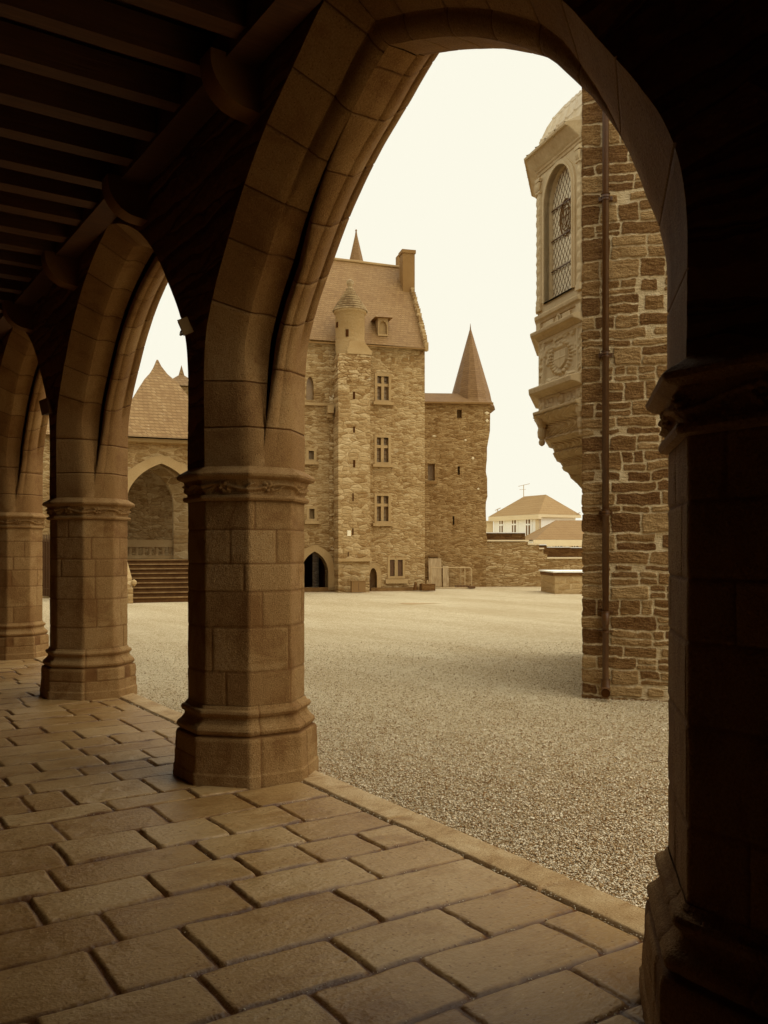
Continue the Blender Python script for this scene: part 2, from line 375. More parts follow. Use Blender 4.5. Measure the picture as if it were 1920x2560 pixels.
M_keep = rubble_mat('keep rubble', .265, 3.8, 10.5, .29, 1.7, .025, 1.2, .32, wd=.02, gaps=.45)
M_keepp = rubble_mat('turret masonry', .28, 2.8, 7, .31, 1.7, .03, 1.2, .5, gaps=.4, wd=.02)
M_tower = rubble_mat('tower rubble', .205, 3.6, 11, .23, 1.8, .03, 1.0, .12, wd=.025)
M_ramp = rubble_mat('rampart rubble', .29, 2.6, 12.0, .22, 1.8, .05, .8, .1, gaps=1.0, wd=.03)
M_darkwall = rubble_mat('dark mossy wall', .075, 1.8, 7, .07, 1.6, .04, .5)
M_ashlar = rubble_mat('pale ashlar', .30, 1.6, 4.0, .44, 1.4, .03, .6, gaps=.25)
M_lich = rubble_mat('lichened turret masonry', .25, 2.6, 9, .20, 2.2, .05, 1.0, 1.0, gaps=1.0, wd=.03, fine=1.6)
M_round = stone_mat('round turret ashlar', .29, 1.5, 1.2, 14, (.7, .5, 0), use=(), bumpd=.02, grain=(1.5, 1.5, 5))
M_dress = plain_mat('dressed window stone', .28, .85, .2, .25, 1.5, .01)
M_slate = slate_mat('slate roof', .14, .17, .105, 1.4)
M_slate2 = slate_mat('tower slate', .115, .16, .10, 1.35)
M_slatep = slate_mat('porch slate', .145, .16, .125, 1.7, bumpd=.07, lich=.5)
M_stone_roof = plain_mat('lichened stone roof', .25, .85, .2, .85, 2.5, .03, fine=9)
M_glass = plain_mat('old window panes', .22, .3, .5, .35, 1.2)
M_glassl = plain_mat('leaded glass', .82, .6, .6, .2, 4, .003)  # reflected sky is put into the pale colour of the panes
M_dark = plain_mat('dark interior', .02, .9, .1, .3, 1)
M_iron = plain_mat('dark iron', .05, .5, .5, .3, 6)
M_pipe = plain_mat('brown painted pipe', .035, .4, .5, .35, 3, .001)
M_lampm = plain_mat('grey lamp casing', .28, .5, .4, .1, 3)
M_door = wood_mat('old door', .12, (12, 12, .8))
M_board = wood_mat('pale board', .34, (10, 10, .8))
M_plaster = plain_mat('white render', .90, .9, .2, .04, .3, col=((.93, .92, .84, 1), (.97, .96, .89, 1)))
M_trim = plain_mat('house trim', .62, .8, .2, .1, 1)
M_housroof = slate_mat('house slates', .21, .3, .2, 1.1, bumpd=.01)
M_housroof2 = slate_mat('annex slates', .165, .3, .2, 1.1, bumpd=.01)
M_galv = plain_mat('galvanised steel', .36, .4, .5, .15, 5)
M_step = plain_mat('stair stone', .10, .85, .25, .6, 2.0, .01, fine=7)
M_white = plain_mat('white plate', .8, .5, .4, .05, 2)

# ================================================================== setting: ground, paving, kerb
gy = MB().add([(-300, -300, -.03), (500, -300, -.03), (500, 600, -.03), (-300, 600, -.03)], [(0, 1, 2, 3)])
g = gy.build('ground', M_gravel); setp(g, 'pale gravel courtyard spreading from the arcade to the castle', kind='structure')
PXC, W8 = 2.74, .785                     # centre line of the arcade and width of a pier
HW = W8/2; TW = HW*math.tan(math.pi/8)
PY = [1.75, 6.02, 10.29, 14.56, 18.83]
XI, XO = PXC-HW, PXC+HW
# paving: the rows and joints near the camera are the photograph's, further ones follow the same habit
rows = [(2.50, 2.87, [1.0, 1.55, 2.03, 2.69]), (2.87, 3.23, [.66, 1.26, 1.83, 2.41]), (3.23, 3.67, [.97, 1.36, 2.11]),
        (3.67, 4.02, [.55, 1.11, 1.72, 2.39]), (4.02, 4.35, [.42, .88, 1.42, 1.89, 2.25, 2.64]), (4.35, 4.69, [.5, 1.04, 1.80, 2.36]),
        (4.69, 5.10, [.6, 1.15, 1.62, 2.05, 2.52]), (5.10, 5.53, [.66, 1.25, 1.84, 2.41]), (5.53, 5.78, [.5, 1.0, 1.63, 2.18]),
        (5.78, 6.22, [.62, 1.20, 1.47, 2.0, 2.5]), (6.22, 6.52, [.7, 1.3, 1.89, 2.4]), (6.52, 6.78, [.6, 1.19, 1.71, 2.23])]
rr = random.Random(3)
y = 2.50
pre = []
while y > 1.2:
    h = rr.uniform(.32, .42); pre.append((y-h, y, [.7+rr.uniform(-.2, .2), 1.3+rr.uniform(-.2, .2), 1.9+rr.uniform(-.2, .2), 2.45+rr.uniform(-.1, .1)])); y -= h
y = 6.78
while y < 14.8:
    h = rr.uniform(.25, .40); xs = []; x = rr.uniform(.2, .7)
    while x < 2.75: xs.append(x); x += rr.uniform(.35, .75)
    rows.append((y, y+h, xs)); y += h
st = []
for a, b, xs in pre+rows:
    e = [-.1]+xs+[2.925]
    for i in range(len(e)-1): st.append((e[i], e[i+1], a, b))
nx, ny = int(2.9/.0095), int(13.4/.0095)
U, Z = np.meshgrid(np.linspace(.05, 2.925, nx), np.linspace(1.25, 14.6, ny))
Hh, Rr, Mm = stone_field(U, Z, st, .011, .028, .013, .014, 11, 2.4)
HS, _r, _m = stone_field(U, Z, st, .008, .028, .013, .07, 11, 2.4)
wear = vnoise(U, Z, 1.1, 31, 3)*.006+vnoise(U, Z, 9, 32, 3)*.0016
lift = (Rr-.5)*.010
ZZ = -.015+Hh*(.015+lift)+wear*Mm-np.clip(vnoise(U, Z, 5, 37, 4)-.25, 0, 1)*.012*Mm+vnoise(U, Z, 25, 33, 2)*.002*(1-Mm)
pv = mesh('paving', np.stack([U, Z, ZZ], -1), grid_faces(ny, nx), M_paver, None, True, {'rnd': Rr, 'mask': Mm*np.clip(HS*2.2+.12+vnoise(U, Z, 6, 35, 4)*1.1, 0, 1)*Mm})
setp(pv, 'worn brown paving slabs laid in rows under the arcade', kind='structure')
fb = MB().add([(-3, -4, -.025), (2.93, -4, -.025), (2.93, 24, -.025), (-3, 24, -.025)], [(0, 1, 2, 3)]).build('floor', M_paver); setp(fb, kind='structure')
ks = [(2.935, 3.175, a, b) for a, b in zip([-1, .6, 1.9, 3.15, 4.45, 5.6, 6.9, 8.1, 9.3, 10.6, 12, 13.2], [.6, 1.9, 3.15, 4.45, 5.6, 6.9, 8.1, 9.3, 10.6, 12, 13.2, 15])]
nx, ny = 36, 1150
U, Z = np.meshgrid(np.linspace(2.928, 3.182, nx), np.linspace(1.2, 14.6, ny))
Hh, Rr, Mm = stone_field(U, Z, ks, .012, .012, .004, .015, 21, 2)
kz = -.03+Hh*.032+vnoise(U, Z, 3, 41, 4)*.003
kb = mesh('kerb', np.stack([U, Z, kz], -1), grid_faces(ny, nx), M_kerb, None, True, {'rnd': Rr, 'mask': Mm})
setp(kb, 'long granite kerb stones between the paving and the gravel', kind='structure')

# loose gravel stones: near the arcade each a little solid, past that the ground's own texture
M_grit = plain_mat('pale grit', .75, .6, .3, .2, 9)
def pebbles(name, P, size, label, mat=None):
    n = len(P)
    base = np.array([(1, 0, 0), (0, 1, 0), (-1, 0, 0), (0, -1, 0), (0, 0, .7), (0, 0, -.5)])
    fac = np.array([(0, 1, 4), (1, 2, 4), (2, 3, 4), (3, 0, 4), (1, 0, 5), (2, 1, 5), (3, 2, 5), (0, 3, 5)])
    r = np.random.default_rng(5)
    V = base[None]*(1+r.uniform(-.35, .35, (n, 6, 3)))*size[:, None, None]*np.array([1.1, .85, .75])
    a = r.uniform(0, 6.28, n); c, s = np.cos(a)[:, None], np.sin(a)[:, None]
    X = V[..., 0]*c-V[..., 1]*s; Y = V[..., 0]*s+V[..., 1]*c
    tl = r.uniform(-.5, .5, (n, 1)); Zz = V[..., 2]+X*tl
    V = np.stack([X, Y, Zz], -1)+P[:, None]
    F = (fac[None]+(np.arange(n)*6)[:, None, None]).reshape(-1, 3)
    o = mesh(name, V.reshape(-1, 3), F, mat or M_pebble, None, False, {'rnd': np.repeat(r.random(n), 6)})
    return setp(o, label, kind='stuff')
n = 330000
dep = 3.2/np.sqrt(RNG.uniform((3.2/16)**2, 1, n))       # more of them where they show largest
sx_ = RNG.uniform(-.33, .36, n)
P2 = FW[None]*dep[:, None]+RT[None]*(dep*sx_)[:, None]
k = (P2[:, 0] > 3.165+RNG.exponential(.015, n)*-1) & (P2[:, 0] < 13)
P2 = P2[k]; sz = RNG.uniform(.0038, .0075, len(P2))*np.where(RNG.random(len(P2)) < .06, 1.5, 1)*(1+dep[k]*.02)
P3 = np.column_stack([P2, -.026+RNG.uniform(0, .010, len(P2))+.012*np.exp(-(P2[:, 0]-3.17)*5)*0])
pebbles('gravel', P3, sz, 'loose pale gravel stones covering the courtyard beside the kerb')
n = 5200; q = []
while len(q) < n:
    a, b, xs = rr.choice(pre+rows)
    if rr.random() < .55: q.append((rr.uniform(.5, 2.93), b+rr.gauss(0, .006)))
    elif rr.random() < .5: q.append((rr.choice(xs)+rr.gauss(0, .006), rr.uniform(a, b)))
    else: q.append((2.93+rr.gauss(0, .012), rr.uniform(1.3, 12)))
q = np.array(q); keep = RNG.random(len(q)) < np.clip((q[:, 0]-.4)/2.4, .05, 1)**1.3*.55; q = q[keep]
pebbles('grit', np.column_stack([q, np.full(len(q), -.008)+RNG.uniform(-.004, .008, len(q))]), RNG.uniform(.0022, .0055, len(q)), 'pale grit caught in the joints of the paving', M_grit)

# ================================================================== arcade piers
def octagon(cx, cy, hw):
    t = hw*math.tan(math.pi/8)
    return [(cx-hw, cy-t), (cx-t, cy-hw), (cx+t, cy-hw), (cx+hw, cy-t), (cx+hw, cy+t), (cx+t, cy+hw), (cx-t, cy+hw), (cx-hw, cy+t)]
def poly_mitre(P):
    P = np.array(P, float); n = len(P); M = []
    for i in range(n):
        e0 = P[i]-P[i-1]; e1 = P[(i+1) % n]-P[i]
        n0 = np.array([e0[1], -e0[0]])/np.hypot(*e0); n1 = np.array([e1[1], -e1[0]])/np.hypot(*e1)
        b = n0+n1; M.append(b/(b@n0))
    return P, np.array(M)
def poly_skin(name, P, prof, res, zres, fn, mat, parent, attrfn=None, cap=False, sc=None):
    """walks round polygon P, profile = [(z, outward offset)], fn(perimeter, z) adds relief"""
    P, M = poly_mitre(P); n = len(P)
    A, B, us, nd = [], [], [], []
    acc = 0
    for i in range(n):
        j = (i+1) % n; l = np.hypot(*(P[j]-P[i])); m = max(2, int(l/res))
        for q_ in range(m):
            t = q_/m; A.append(P[i]*(1-t)+P[j]*t); B.append(M[i]*(1-t)+M[j]*t); us.append(acc+l*t); nd.append(min(t, 1-t)*l)
        acc += l
    A = np.array(A); B = np.array(B); us = np.array(us); nd = np.array(nd)
    pz = np.array([p[0] for p in prof]); po = np.array([p[1] for p in prof])
    sarc = np.concatenate([[0], np.cumsum(np.hypot(np.diff(pz), np.diff(po)))])
    m = max(2, int(sarc[-1]/zres)); ss = np.unique(np.concatenate([np.linspace(0, sarc[-1], m), sarc]))
    zz = np.interp(ss, sarc, pz); oo = np.interp(ss, sarc, po)
    Ug, Zg = np.meshgrid(us, zz); D = oo[:, None]-.003*np.exp(-nd/.004)[None]
    H, att = fn(Ug, Zg); D = D+H
    S = np.ones(len(zz)) if sc is None else np.array([sc(z) for z in zz])
    C = P.mean(0)
    XY = C+(A[None]-C)*S[:, None, None]+B[None]*D[..., None]
    V = np.concatenate([XY, Zg[..., None]], -1)
    return mesh(name, V, grid_faces(len(zz), len(us), True), mat, parent, False, att)
def pier(name, poly, label, seed, zc=(.524, .768, 1.076, 1.323, 1.518, 1.754, 1.956), res=.009):
    cxy = np.mean(poly, 0); per = sum(math.hypot(poly[i][0]-poly[i-1][0], poly[i][1]-poly[i-1][1]) for i in range(len(poly)))
    root = empty(name, (cxy[0], cxy[1]), 0, label, 'stone pier', 'octagonal stone piers of the arcade')
    P = [(x-cxy[0], y-cxy[1]) for x, y in poly]
    r = random.Random(seed); stn = []
    for i in range(len(zc)-1):
        u = r.uniform(.05, .5)
        us = []
        while u < per-.2: us.append(u); u += r.uniform(.34, .62)
        e = [-.3]+us+[per+.3]
        for k in range(len(e)-1): stn.append((e[k], e[k+1], zc[i], zc[i+1]))
    rough = {}
    def relief(stn, gap, depth, sd, amp=.0022, ramp_=.0045):
        def f(Ug, Zg):
            # regular helper grid, then sampled
            H, R, Mk = stone_field(Ug, Zg, stn, gap, .006, .002, .012, sd, 2)
            h = -depth*(1-H)+vnoise(Ug, Zg, 14, sd+5, 4)*amp+vnoise(Ug, Zg, 60, sd+6, 2)*ramp_*np.clip((R-.3), .08, .6)*.7
            return h, {'rnd': R, 'mask': np.clip(H*1.3, 0, 1)}
        return f
    poly_skin('shaft', P, [(.50, 0), (1.97, 0)], res, .009, relief(stn, .005, .005, seed), M_granite, root)
    b1 = [(i*.42+r.uniform(-.06, .06), (i+1)*.42+r.uniform(-.05, .05), .0, .33) for i in range(9)]
    bst = []
    u = -.2
    while u < per+.6:
        l = r.uniform(.32, .6); bst += [(u, u+l, -.1, .19 if r.random() < .6 else .33), (u+.1, u+l, .19, .33), (u, u+l, .33, .6)]; u += l
    poly_skin('base', P, [(-.03, .10), (.07, .098), (.085, .090), (.30, .085), (.325, .078), (.335, .055), (.35, .068), (.372, .074), (.39, .064), (.41, .040), (.435, .022),
                          (.455, .020), (.465, .036), (.485, .046), (.503, .040), (.512, .018), (.535, .004)], res, .008, relief(bst, .006, .006, seed+50, .004, .007), M_granite, root)
    def vine(Ug, Zg):
        zc_ = 2.045; t = Zg-zc_; inb = np.clip(1-np.abs(t)/.05, 0, 1)**.3
        s = np.sin(Ug*13.0+.6*np.sin(Ug*3.1)); st_ = np.exp(-((t-.020*s)/.011)**2)*.030
        s2 = np.sin(Ug*13.0*2+1.3); br = np.exp(-((t+.022*s2)/.008)**2)*.022*(np.sin(Ug*26) > -.2)
        ph = (Ug % .31)-.155; leaf = 0
        for q_ in range(6):
            an = q_*1.047+.3; leaf = np.maximum(leaf, np.exp(-(((ph-.028*np.cos(an))/.017)**2+((t-.024*np.sin(an))/.014)**2)))
        leaf = np.maximum(leaf, .8*np.exp(-((ph/.014)**2+(t/.014)**2)))
        h = np.maximum(np.maximum(st_, br), leaf*.036)+vnoise(Ug, Zg, 45, 7, 3)*.006
        band = (Zg > 1.992) & (Zg < 2.098)
        return np.where(band, h*inb, vnoise(Ug, Zg, 14, seed+8, 3)*.002), {'rnd': np.full_like(Ug, .4)+.25*vnoise(Ug, Zg, 2, seed, 2), 'mask': np.ones_like(Ug)}
    poly_skin('capital', P, [(1.950, .000), (1.956, .026), (1.972, .034), (1.987, .030), (1.992, .004), (2.04, .004), (2.085, .026), (2.098, .030), (2.106, .055), (2.118, .072), (2.136, .076),
                             (2.150, .062), (2.17, .03), (2.186, .004), (2.20, -.01)], .006, .0055, vine, M_granite, root)
    return root
WORDS = ['tall octagonal granite pier nearest the middle, the second from the right', 'octagonal granite pier just behind the nearest full one, two arches in', 'octagonal granite pier at the left edge, furthest along the arcade']
p1 = pier('stone_pier', octagon(PXC, PY[1], HW), WORDS[0], 3)
for q_ in (2, 3):
    pier('stone_pier', octagon(PXC, PY[q_], HW), WORDS[q_-1], 3+q_, res=.014)
resp = [(2.247, .85), (2.40, .72), (3.05, .72), (3.16, .85), (3.16, 1.98), (3.0, 2.14), (2.63, 2.14), (2.247, 1.757)]
pier('stone_pier', resp, 'dark shaded pier with carved capital filling the right edge', 17)

# ================================================================== arcade wall and arches
aw = empty('arcade_wall', (XI, PY[1]), 0, 'dark rubble arcade wall carried on the piers with moulded pointed arches', 'arcade wall')
def loc(V): V = np.array(V, float).reshape(-1, 3); V[:, 0] -= XI; V[:, 1] -= PY[1]; return V
# intrados curve measured from the jamb: (inset towards the middle, height)
cur = np.array([(0, 2.19), (0, 2.45), (0, 2.70), (.008, 2.87), (.035, 3.03), (.142, 3.218), (.343, 3.458), (.625, 3.755), (.93, 3.985), (1.25, 4.15), (1.525, 4.255), (1.7425, 4.315)])
tt = np.concatenate([[0], np.cumsum(np.hypot(np.diff(cur[:, 0]), np.diff(cur[:, 1])))])
def cr_(t, c, tt):   # smooth interpolation
    i = np.clip(np.searchsorted(tt, t)-1, 0, len(tt)-2); f = (t-tt[i])/(tt[i+1]-tt[i])
    m = np.gradient(c, tt); h = tt[i+1]-tt[i]
    return (2*f**3-3*f**2+1)*c[i]+(f**3-2*f**2+f)*h*m[i]+(-2*f**3+3*f**2)*c[i+1]+(f**3-f**2)*h*m[i+1]
curL = np.vstack([cur[:9], [(1.25, 4.16), (1.45, 4.275), (1.60, 4.34)]])
curR = np.array([(0, 2.19), (0, 2.45), (.0, 2.66), (.03, 2.80), (.10, 2.96), (.25, 3.22), (.48, 3.52), (.65, 3.70), (.85, 3.85), (1.10, 4.005), (1.50, 4.195), (1.885, 4.345)])
def arclen(cur): return np.concatenate([[0], np.cumsum(np.hypot(np.diff(cur[:, 0]), np.diff(cur[:, 1])))])
hol_ = lambda xe, a1x, g1, lerp: [(lerp(xe, a1x+.03, g1), .10*g1), (lerp(xe, a1x+.08, g1), .118*g1), (lerp(xe, xe-.07, g1), .115*g1), (lerp(xe, xe-.03, g1), .090*g1), (xe-.006, .055*g1)]
def arch_leg(yj, sgn, joints, half, respond=False, cur=cur, blend=False):
    """one half of an arch; yj = jamb, sgn = direction from the jamb towards the opening; half 0: outer order, 1: inner order"""
    tt = arclen(cur); SL = tt[-1]; cr = lambda t, c: cr_(t, c, tt)
    s = list(np.arange(0, SL, .035))
    for j in joints: s += [j-.007, j-.0035, j+.0035, j+.007]
    s = np.array(sorted(x for x in s if 0 <= x < SL-.004)+[SL])
    gro = np.zeros_like(s); blk = np.zeros_like(s)
    for j in joints: gro[np.abs(s-j) < .005] = 1; blk += (s > j)
    e = cr(s, cur[:, 0]); z = cr(s, cur[:, 1]); de = np.gradient(e, s); dz = np.gradient(z, s); ln = np.hypot(de, dz)
    nn = np.stack([-dz/ln, de/ln], 1)              # (towards masonry along e, up)
    nn[-1] = (0, 1/max(.3, nn[-1, 1]))
    if nn[-2, 1] > 0: pass
    zz = z
    g1 = np.clip((zz-2.27)/.75, 0, 1); g1 = g1*g1*(3-2*g1)*.6+.4*g1
    g2 = np.clip((zz-2.98)/.25, 0, 1); g2 = g2*g2*(3-2*g2)
    g0 = np.clip((zz-2.19)/.6, 0, 1)
    T, B = HW, TW
    cols = []
    ax, ar = (-T, T-B), (-B, 0)
    if respond:
        k_ = np.clip((zz-2.42)/.9, 0, 1); k_ = k_*k_*(3-2*k_)
        a0x = -(.493)*(1-k_)+(-T)*k_; a0r = .383*(1-k_)+(T-B)*k_; a1x = -.11*(1-k_)+(-B)*k_
    else: a0x = np.full_like(s, -T); a0r = np.full_like(s, T-B); a1x = np.full_like(s, -B)
    lerp = lambda a, b, t: a*(1-t)+b*t
    bl = np.clip((zz-3.5)/.65, 0, 1) if blend else 0*s
    if half == 0:
        xe = lerp(np.maximum(-.045, a1x+.02), lerp(0*s+.055, a1x+.095, bl) if not respond else a1x+.095, g1)
        ra = .10*g1 if not respond else .10*np.clip((zz-2.9)/.7, 0, 1)
        for t in (0, .25, .5, .75, 1): cols.append((lerp(a0x, a1x, t), lerp(a0r+.02*g1, ra, t)))
        bx = lerp(xe, a1x+.002, g1**.7); cols.append((bx, ra))
        # a roll follows the chamfer directly on the near pier's side; elsewhere a deep hollow
        roll = [(lerp(xe, a1x+.006, g1), ra+.022*g1), (lerp(xe, a1x+.016, g1), ra*.72), (lerp(xe, a1x+.035, g1), ra*.38), (lerp(xe, a1x+.062, g1), ra*.12), (xe-.003, 0*s)]
        hol = [(lerp(bx, lerp(xe, a1x+.02, g1), .5), lerp(ra, .11*g1, .5))]+hol_(xe, a1x, g1, lerp); k_r = 1+0*s if respond else bl
        for (x1_, r1_), (x2_, r2_) in zip(hol, roll): cols.append((lerp(x1_, x2_, k_r), lerp(r1_, r2_, k_r)))
    else:
        xe = lerp(np.maximum(-.045, a1x+.02), lerp(0*s+.055, a1x+.095, bl) if not respond else a1x+.095, g1); xc2 = lerp(.04, .112, g1)
        cols += [(xe-.006, .055*g1*(1-bl) if not respond else 0*s), (xe+.001, .012*g0-.012*g1), (lerp(xe, xc2, .5), .004*g0), (xc2-.004, 0*s), (xc2, .018*g1), (xc2+.012, .010*g1), (0*s+B, .014*g0)]
        c0 = lambda t: (B+(T-B)*t, (T-B)*t+.014*g0*(1-t))
        x_, r_ = c0(.42); cols.append((x_+0*s, r_)); x_, r_ = c0(.45); cols.append((x_+0*s, r_+.025*g2)); x_, r_ = c0(.56); cols.append((x_+0*s, r_+.022*g2)); x_, r_ = c0(.60); cols.append((x_+0*s, r_)); x_, r_ = c0(1.0); cols.append((x_+0*s, r_))
    V = []; R = []
    rs = np.random.default_rng(int(abs(yj)*100)+half+(7 if sgn > 0 else 0)).random(int(blk.max())+2)
    for cx_, crr in cols:
        rr_ = crr+gro*.009+vnoise(s, cx_*3+0*s, 9, 5, 3)*.003
        ee = e+nn[:, 0]*rr_; z2 = z+nn[:, 1]*rr_
        V.append(np.stack([PXC+cx_+0*s, yj+sgn*ee, z2], 1)); R.append(rs[blk.astype(int)])
    V = np.stack(V, 1); R = np.stack(R, 1)
    return V, R, s, np.repeat(gro[:, None], R.shape[1], 1)*.9
def wall_strip(E, Yc, X, ztop):
    """E: ring points on the wall face; joins them to the line Y = Yc above the pier"""
    n = len(E); V = []; 
    for p in E: V += [(p[0], p[1], p[2]), (X, Yc, p[2])]
    F = [(2*i, 2*i+1, 2*i+3, 2*i+2) for i in range(n-1)]
    b = len(V); V += [(E[-1][0], E[-1][1], ztop), (X, Yc, ztop)]; F.append((2*n-2, 2*n-1, b+1, b))
    return V, F
ZT = 6.2
wmb = MB(); omb = MB()
for a in range(-1, 4):
    # arch a spans from pier a to pier a+1
    if a == -1: continue
    yR = PY[a]+HW; yL = PY[a+1]-HW
    for (yj, sg, yc) in ((yL, -1, PY[a+1]), (yR, 1, PY[a])):
        cv = cur if a != 0 else (curR if sg == 1 else curL); SL = arclen(cv)[-1]
        rj = random.Random(a*10+sg); resp_ = (a == 0 and sg == 1)
        for half, nm in ((0, 'outer_arch_order'), (1, 'inner_arch_order')):
            js = [.27] if a >= 0 else []; x = .27
            while x < SL-.3: x += rj.uniform(.30, .44); js.append(x)
            V, R, s, GV = arch_leg(yj, sg, js, half, resp_, cv, a == 0 and sg == -1)
            mesh(nm, loc(V.reshape(-1, 3)), grid_faces(V.shape[0], V.shape[1]), M_granite_arch, aw, False, {'rnd': R, 'mask': 1-GV})
            if half == 0:
                ycc = yc if not resp_ else -.6
                VV, FF = wall_strip(V[:, 0], ycc, XI if not resp_ else 2.25, ZT); wmb.add(loc(VV), FF)
            else:
                VV, FF = wall_strip(V[:, -1], yc, XO, ZT); omb.add(loc(VV), FF)
wmb.add(loc([(2.25, .9, -.1), (2.25, -4, -.1), (2.25, -4, ZT), (2.25, .9, ZT)]), [(0, 1, 2, 3)])
wmb.add(loc([(XI, PY[4], -.1), (XI, 24, -.1), (XI, 24, ZT), (XI, PY[4], ZT)]), [(0, 1, 2, 3)])
omb.add(loc([(XO, 1.2, -.1), (XO, -4, -.1), (XO, -4, ZT), (XO, 1.2, ZT)]), [(0, 1, 2, 3)])
omb.add(loc([(XO, PY[4], -.1), (XO, 24, -.1), (XO, 24, ZT), (XO, PY[4], ZT)]), [(0, 1, 2, 3)])
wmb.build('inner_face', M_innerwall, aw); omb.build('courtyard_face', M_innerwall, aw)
bw_ = empty('back_wall', (-1.7, 6), 0, 'unlit rear wall closing the arcade behind the photographer', 'wall')
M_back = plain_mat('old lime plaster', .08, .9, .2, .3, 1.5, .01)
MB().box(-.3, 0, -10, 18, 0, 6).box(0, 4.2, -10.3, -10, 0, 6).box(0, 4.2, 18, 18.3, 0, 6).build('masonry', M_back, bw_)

# corbels under the wall plate, ceiling
def corbel(y):
    mb = MB(); n = 12; R_ = .26; w2 = .085
    prof = [(XI, 4.27)]
    for i in range(n+1):
        t = math.pi/2*i/n; prof.append((XI-.06-R_*math.sin(t), 4.28+R_*(1-math.cos(t))))
    prof += [(XI-.32, 4.58), (XI, 4.58)]
    prof = [(x-XI, z) for x, z in prof]
    V = [(x, y-w2-PY[1], z) for x, z in prof]+[(x, y+w2-PY[1], z) for x, z in prof]; m = len(prof)
    mb.add(V, [tuple(range(m)), tuple(range(2*m-1, m-1, -1))]+[(i, m+i, m+(i+1) % m, (i+1) % m) for i in range(m)])
    return mb
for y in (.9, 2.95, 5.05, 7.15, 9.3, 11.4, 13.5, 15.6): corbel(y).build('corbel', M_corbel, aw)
cl = empty('timber_ceiling', (0, 6, 4.58), 0, 'dark timber ceiling of close parallel joists over the arcade', 'ceiling')
MB().box(XI-.22, XI-.01, -10, 18, -.03, .16).build('wall_plate', M_wood, cl)
MB().box(-2, XI, -10, 18, .24, .30).box(-2, XO, -10, 18, 1.5, 1.62).build('boards', M_woodb, cl)
yy = 5.33-7*.505; rj = random.Random(8)
while yy < 17:
    w_ = rj.uniform(.062, .085); h_ = rj.uniform(-.005, .01)
    MB().box(-1.9, XI-.2, yy-6-w_, yy-6+w_, .0+h_, .2).build('joist', M_wood, cl); yy += .505+rj.uniform(-.03, .03)

# flood lamps fixed beside the arches
def floodlight(px, py, X, sc, rx, label, light):
    r = FW+RT*(px-CXP)/FPX; t = X/r[0]; P = (X, r[1]*t, EYE+(HZ-py)/FPX*t)
    root = empty('floodlight', P, 0, label, 'floodlight', 'floodlights fixed to the arcade'); root.rotation_euler = rx
    mb = MB().box(-.055*sc, .055*sc, -.03, .03, -.085*sc, .085*sc).box(-.062*sc, .062*sc, -.04, -.03, -.092*sc, .092*sc)
    for i in range(5): mb.box(-.045*sc+i*.02*sc, -.04*sc+i*.02*sc, .03, .045, -.07*sc, .07*sc)
    mb.build('housing', M_lampm if light else M_iron, root)
    MB().box(-.05*sc, .05*sc, -.043, -.040, -.08*sc, .08*sc).build('lens', M_lampm if light else M_iron, root)
    MB().bar((-.065*sc, 0, -.02), (-.065*sc, .14, -.02), .008).bar((.065*sc, 0, -.02), (.065*sc, .14, -.02), .008).bar((-.065*sc, .14, -.02), (.065*sc, .14, -.02), .008).build('bracket', M_iron, root)
floodlight(463, 817, 2.26, .60, (math.radians(4), math.radians(-24), -math.radians(20)), 'small pale floodlight tilted on the wall above the nearest full pier', True)
floodlight(117, 1018, 2.27, .9, (0, math.radians(-14), -.95), 'small black floodlight on the wall between the two left arches', False)

# ================================================================== the keep across the courtyard
def window(root, x0, x1, z0, z1, cross=True, transom=.36, depth=.22, frame=.105, sill=True, bars=False, name='window', glass=None):
    """stone framed window set in an opening; x0..z1 is the glazed opening"""
    f = ringstrip(rect(x0, x1, z0, z1), rect(x0-frame, x1+frame, z0-frame, z1+frame), -.025, depth+.02)
    o = f.build(name, M_dress, root)
    MB().box(x0, x1, depth-.02, depth, z0, z1).build('pane', glass or M_glass, o)
    mw = min(.075, (x1-x0)*.12); mb = MB()
    if cross:
        xc = (x0+x1)/2; mb.box(xc-mw, xc+mw, .03, depth-.02, z0, z1)
        if transom: zt = z1-(z1-z0)*transom; mb.box(x0, xc-mw, .035, depth-.02, zt-mw, zt+mw).box(xc+mw, x1, .035, depth-.02, zt-mw, zt+mw)
        mb.build('mullion', M_dress, o)
        lb = MB(); nb = 4
        for (a, b) in ((x0, xc-mw), (xc+mw, x1)):
            lb.box(a, a+.035, depth-.05, depth-.03, z0, z1).box(b-.035, b, depth-.05, depth-.03, z0, z1)
            for q_ in range(1, nb+2): zq = z0+(z1-z0)*q_/(nb+2); lb.box(a+.035, b-.035, depth-.045, depth-.035, zq-.012, zq+.012)
        lb.build('casement', M_door, o)
    if bars:
        lb = MB(); nb = 6
        for q_ in range(1, nb+1): xq = x0+(x1-x0)*q_/(nb+1); lb.bar((xq, .05, z0), (xq, .05, z1), .018, 4)
        lb.build('bars', M_iron, o)
    if sill: MB().box(x0-frame-.08, x1+frame+.08, -.14, -.027, z0-frame-.10, z0-frame+.02).build('sill', M_dress, o)
    return o
def slit(root, x0, x1, z0, z1):
    o = ringstrip(rect(x0, x1, z0, z1), rect(x0-.04, x1+.04, z0-.04, z1+.04), -.004, .3).build('slit_window', M_dress, root)
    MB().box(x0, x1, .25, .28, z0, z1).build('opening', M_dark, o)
F1 = Frame(950, 36.8, 14.5)
keep = fempty('castle_keep', F1, 'tall rubble castle keep with steep slate roof, slim chimney and round stair turret', 'castle keep')
X = F1.x; P_ = F1.px
xl, xr = X(640), X(1062); ze_r = F1.z(1062, 873); ze_l = F1.z(780, 849)
ze = (ze_l+ze_r)/2
holes = []
